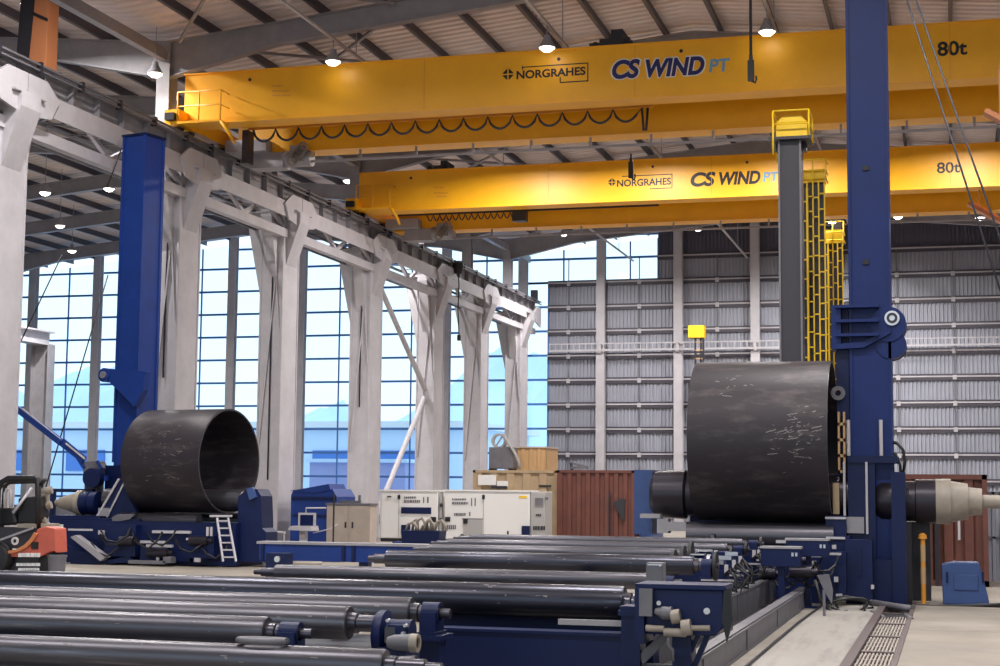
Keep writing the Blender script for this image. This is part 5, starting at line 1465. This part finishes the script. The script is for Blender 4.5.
b = MB(); b.ring((q.x, Yv+.06, q.z), (q.x, Yv+.1, q.z), .1, .05, 24); b.build('round_badge', 'inkwhite', t)
b = MB(); q = at(-6, 562, Y=Yv-.1); b.lathe((q.x, Yv-.15, .42), (0, 1, 0), [(0, 0), (0, .28), (.02, .38), (.08, .42), (.3, .42), (.34, .38), (.34, 0)], 32); b.build('wheel', 'black', t)
b = MB(); q = at(57, 565, Y=Yv+.1); b.lathe((at(52, 560, Y=Yv+.3).x, Yv+.12, .33), (0, 1, 0), [(0, 0), (0, .2), (.03, .3), (.08, .33), (.3, .33), (.3, 0)], 28); b.build('wheel', 'black', t)
b = MB()
b.tube([at(38, 530, Y=Yv+.2), at(38, 479, Y=Yv+.2), at(36, 478, Y=Yv+.2), at(8, 478.5, Y=Yv+.2), at(2, 482, Y=Yv+.2), at(-2, 490, Y=Yv+.2), at(-3, 528, Y=Yv+.2)], .075, 8)
b.tube([at(41.5, 530, Y=Yv+1.2), at(41.5, 482, Y=Yv+1.2), at(10, 482, Y=Yv+1.2), at(5, 486, Y=Yv+1.2), at(2, 528, Y=Yv+1.2)], .06, 8)
b.tube([at(38, 481, Y=Yv+.2), at(43, 483, Y=Yv+1.2)], .05); b.tube([at(41, 484, Y=Yv+.2), at(46, 479, Y=Yv+.2)], .05)
b.build('roll_frame', 'black', t)
b = MB(); b.tube([at(5, 508, Y=Yv+.15), at(5, 494, Y=Yv+.15), at(7, 489, Y=Yv+.15), at(11, 489, Y=Yv+.15), at(11, 508, Y=Yv+.15)], .04); b.tube([at(13, 513, Y=Yv+.3), at(32, 488, Y=Yv+.6)], .04); b.build('grab_rail', 'white', t)
b = MB(); b.prism(prof(((18, 498), (36, 496), (37, 516), (34, 524), (17, 524)), Yv+.5), 'y', Yv+.5, Yv+1.1); b.prism(prof(((-4, 508), (12, 508), (16, 524), (-4, 526)), Yv+.4), 'y', Yv+.4, Yv+1.2); b.build('seat', 'black', t, bevel=.04)
b = MB(); pbox(b, 17, 524, 36, 528, Yv+.1, 1.1); b.build('seat_deck', 'cream', t)
b = MB(); random.seed(9)
for k in range(7): q = at(38+random.uniform(-3, 10), 522-k*5, Y=Yv+.9+.03*k); b.cyl(q-Vector((.12, 0, .0)), q+Vector((.12, .05, .06)), .1, n=10)
qa, qb = at(42, 527, Y=Yv+1), at(47, 494, Y=Yv+1); b.beam(qa, qb, .12, .12)
b.build('exhaust_stack', 'cream', t)
b = MB(); b.beam(at(0, 540, Y=Yv-.1), at(33, 528, Y=Yv-.05), .05, .05); b.build('side_rail', 'grey', t)
q0, q1 = at(44, 577, Y=34.6), at(61, 556, Y=34.6)
t = thing('waste_bin', 'grey round waste bin standing in front of the orange red loader', 'bin', ((q0.x+q1.x)/2, 34.8, 0))
b = MB(); r = (q1.x-q0.x)/2; b.lathe(((q0.x+q1.x)/2, 34.8, 0), (0, 0, 1), [(0, 0), (0, r*.86), (q1.z, r), (q1.z, r*.9), (.1, r*.78), (.1, 0)], 28); b.build('drum', 'midgrey', t)
b = MB(); b.ring(((q0.x+q1.x)/2, 34.8, q1.z-.04), ((q0.x+q1.x)/2, 34.8, q1.z+.01), r*1.06, r*.9, 28); b.build('rim', 'midgrey', t)

# ------------------------------------------------------------------ daylight and exposure
w = bpy.data.worlds.new('world'); SC.world = w; w.use_nodes = True
nt = w.node_tree; bg = nt.nodes['Background']
tc = nt.nodes.new('ShaderNodeTexCoord'); sx = nt.nodes.new('ShaderNodeSeparateXYZ'); rp = nt.nodes.new('ShaderNodeValToRGB')
nt.links.new(tc.outputs['Generated'], sx.inputs[0]); nt.links.new(sx.outputs[2], rp.inputs[0]); nz = nt.nodes.new('ShaderNodeTexNoise'); nz.inputs['Scale'].default_value = 9; nz.inputs['Detail'].default_value = 5
mp_ = nt.nodes.new('ShaderNodeMapping'); mp_.inputs['Scale'].default_value = (1, 1, 2.5)
nt.links.new(tc.outputs['Generated'], mp_.inputs[0]); nt.links.new(mp_.outputs[0], nz.inputs['Vector'])
cr = nt.nodes.new('ShaderNodeValToRGB'); cr.color_ramp.elements[0].position = .46; cr.color_ramp.elements[1].position = .54
cr.color_ramp.elements[0].color = (.72, .86, .97, 1); cr.color_ramp.elements[1].color = (1.02, 1.02, 1.0, 1)
mu = nt.nodes.new('ShaderNodeMix'); mu.data_type = 'RGBA'; mu.blend_type = 'MULTIPLY'; mu.inputs[0].default_value = 1.0
nt.links.new(rp.outputs[0], mu.inputs[6]); nt.links.new(cr.outputs[0], mu.inputs[7]); nt.links.new(mu.outputs[2], bg.inputs[0])
e = rp.color_ramp.elements                       # added warm roof fill below the horizon, hazy blue-white sky above it
e[0].position = 0; e[0].color = (1.0, .91, .85, 1); e[1].position = .02; e[1].color = (.80, .93, 1, 1)
x_ = e.new(.5); x_.color = (.70, .86, 1, 1)
bg.inputs[1].default_value = 1.0
# two rows of roof lamps over the unseen near part of the hall
for i, (x, y) in enumerate(((-21, 22), (-14, 22), (-3, 22), (4, 22), (-21, 36), (-14, 36), (-3, 36), (5, 36), (-16, 6), (-8, 6), (4, 6))):
    q = Vector((x, y, 17.6)); lamp(q, 'lamp over the near end of the hall, outside the photo', 640)
for i, x in enumerate((-17.5, -12, -6.5, 1)):  # unseen row added to brighten the generators and columns
    lamp(Vector((x, 61.5, 16.9)), 'unseen fill lamp added behind the nearer crane girder', 760)
# countable small pieces become parts of their own
SPLIT = {'guide_rod', 'rung', 'latch', 'hinge', 'knob', 'bolt', 'hanger', 'wheel', 'edge_strip', 'side_rail', 'stiffener', 'clip', 'drive_housing', 'front_housing', 'door_bar',
         'tie_rod', 'lacing', 'seat', 'upright', 'corner_bar', 'valve_cylinder', 'web_stiffener', 'post', 'hose', 'bracket', 'grab_rail', 'stile', 'rail_post', 'edge_rib', 'motor_cap', 'cap',
         'tilt_lever', 'roll_bearing', 'front_plate', 'drive_base', 'drive_step', 'hydraulic_hose', 'support_leg', 'clamp', 'handle', 'gauge_panel', 'skid', 'hole', 'weld_seam', 'access_hole', 'step_hole', 'guide_rail', 'band', 'roll_frame', 'stay_bar', 'rib'}
import re as _re
def islands(me):
    par = list(range(len(me.vertices)))
    def find(a):
        while par[a] != a: par[a] = par[par[a]]; a = par[a]
        return a
    for e in me.edges:
        a, c = find(e.vertices[0]), find(e.vertices[1])
        if a != c: par[a] = c
    out = {}
    for p in me.polygons: out.setdefault(find(p.vertices[0]), []).append(p.index)
    return list(out.values())
for o in list(SC.objects):
    st = _re.sub(r'\.\d+$', '', o.name)
    if o.type != 'MESH' or o.parent is None or st not in SPLIT: continue
    top = o
    while top.parent is not None: top = top.parent
    if top.get('kind') == 'structure' or o.data.users > 1: continue
    isl = islands(o.data)
    if not 2 <= len(isl) <= 95: continue
    src = o.data
    for q_, polys in enumerate(isl):
        vid = {}; vs = []; fs = []; sm_ = []
        for pi in polys:
            p = src.polygons[pi]; f_ = []
            for v in p.vertices:
                if v not in vid: vid[v] = len(vs); vs.append(src.vertices[v].co.copy())
                f_.append(vid[v])
            fs.append(f_); sm_.append(p.use_smooth)
        me = bpy.data.meshes.new(st); me.from_pydata(vs, [], fs)
        me.polygons.foreach_set('use_smooth', sm_); me.materials.append(src.materials[0])
        sharp = {tuple(sorted((vid[e.vertices[0]], vid[e.vertices[1]]))) for e in src.edges if e.use_edge_sharp and e.vertices[0] in vid}
        for e in me.edges:
            if tuple(sorted(e.vertices)) in sharp: e.use_edge_sharp = True
        if q_ == 0: o.data = me
        else:
            c = o.copy(); c.data = me; COL.objects.link(c)
SC.view_settings.view_transform = 'Standard'
SC.view_settings.look = 'None'
SC.view_settings.exposure = .75
SC.view_settings.gamma = 1
SC.view_settings.use_curve_mapping = False
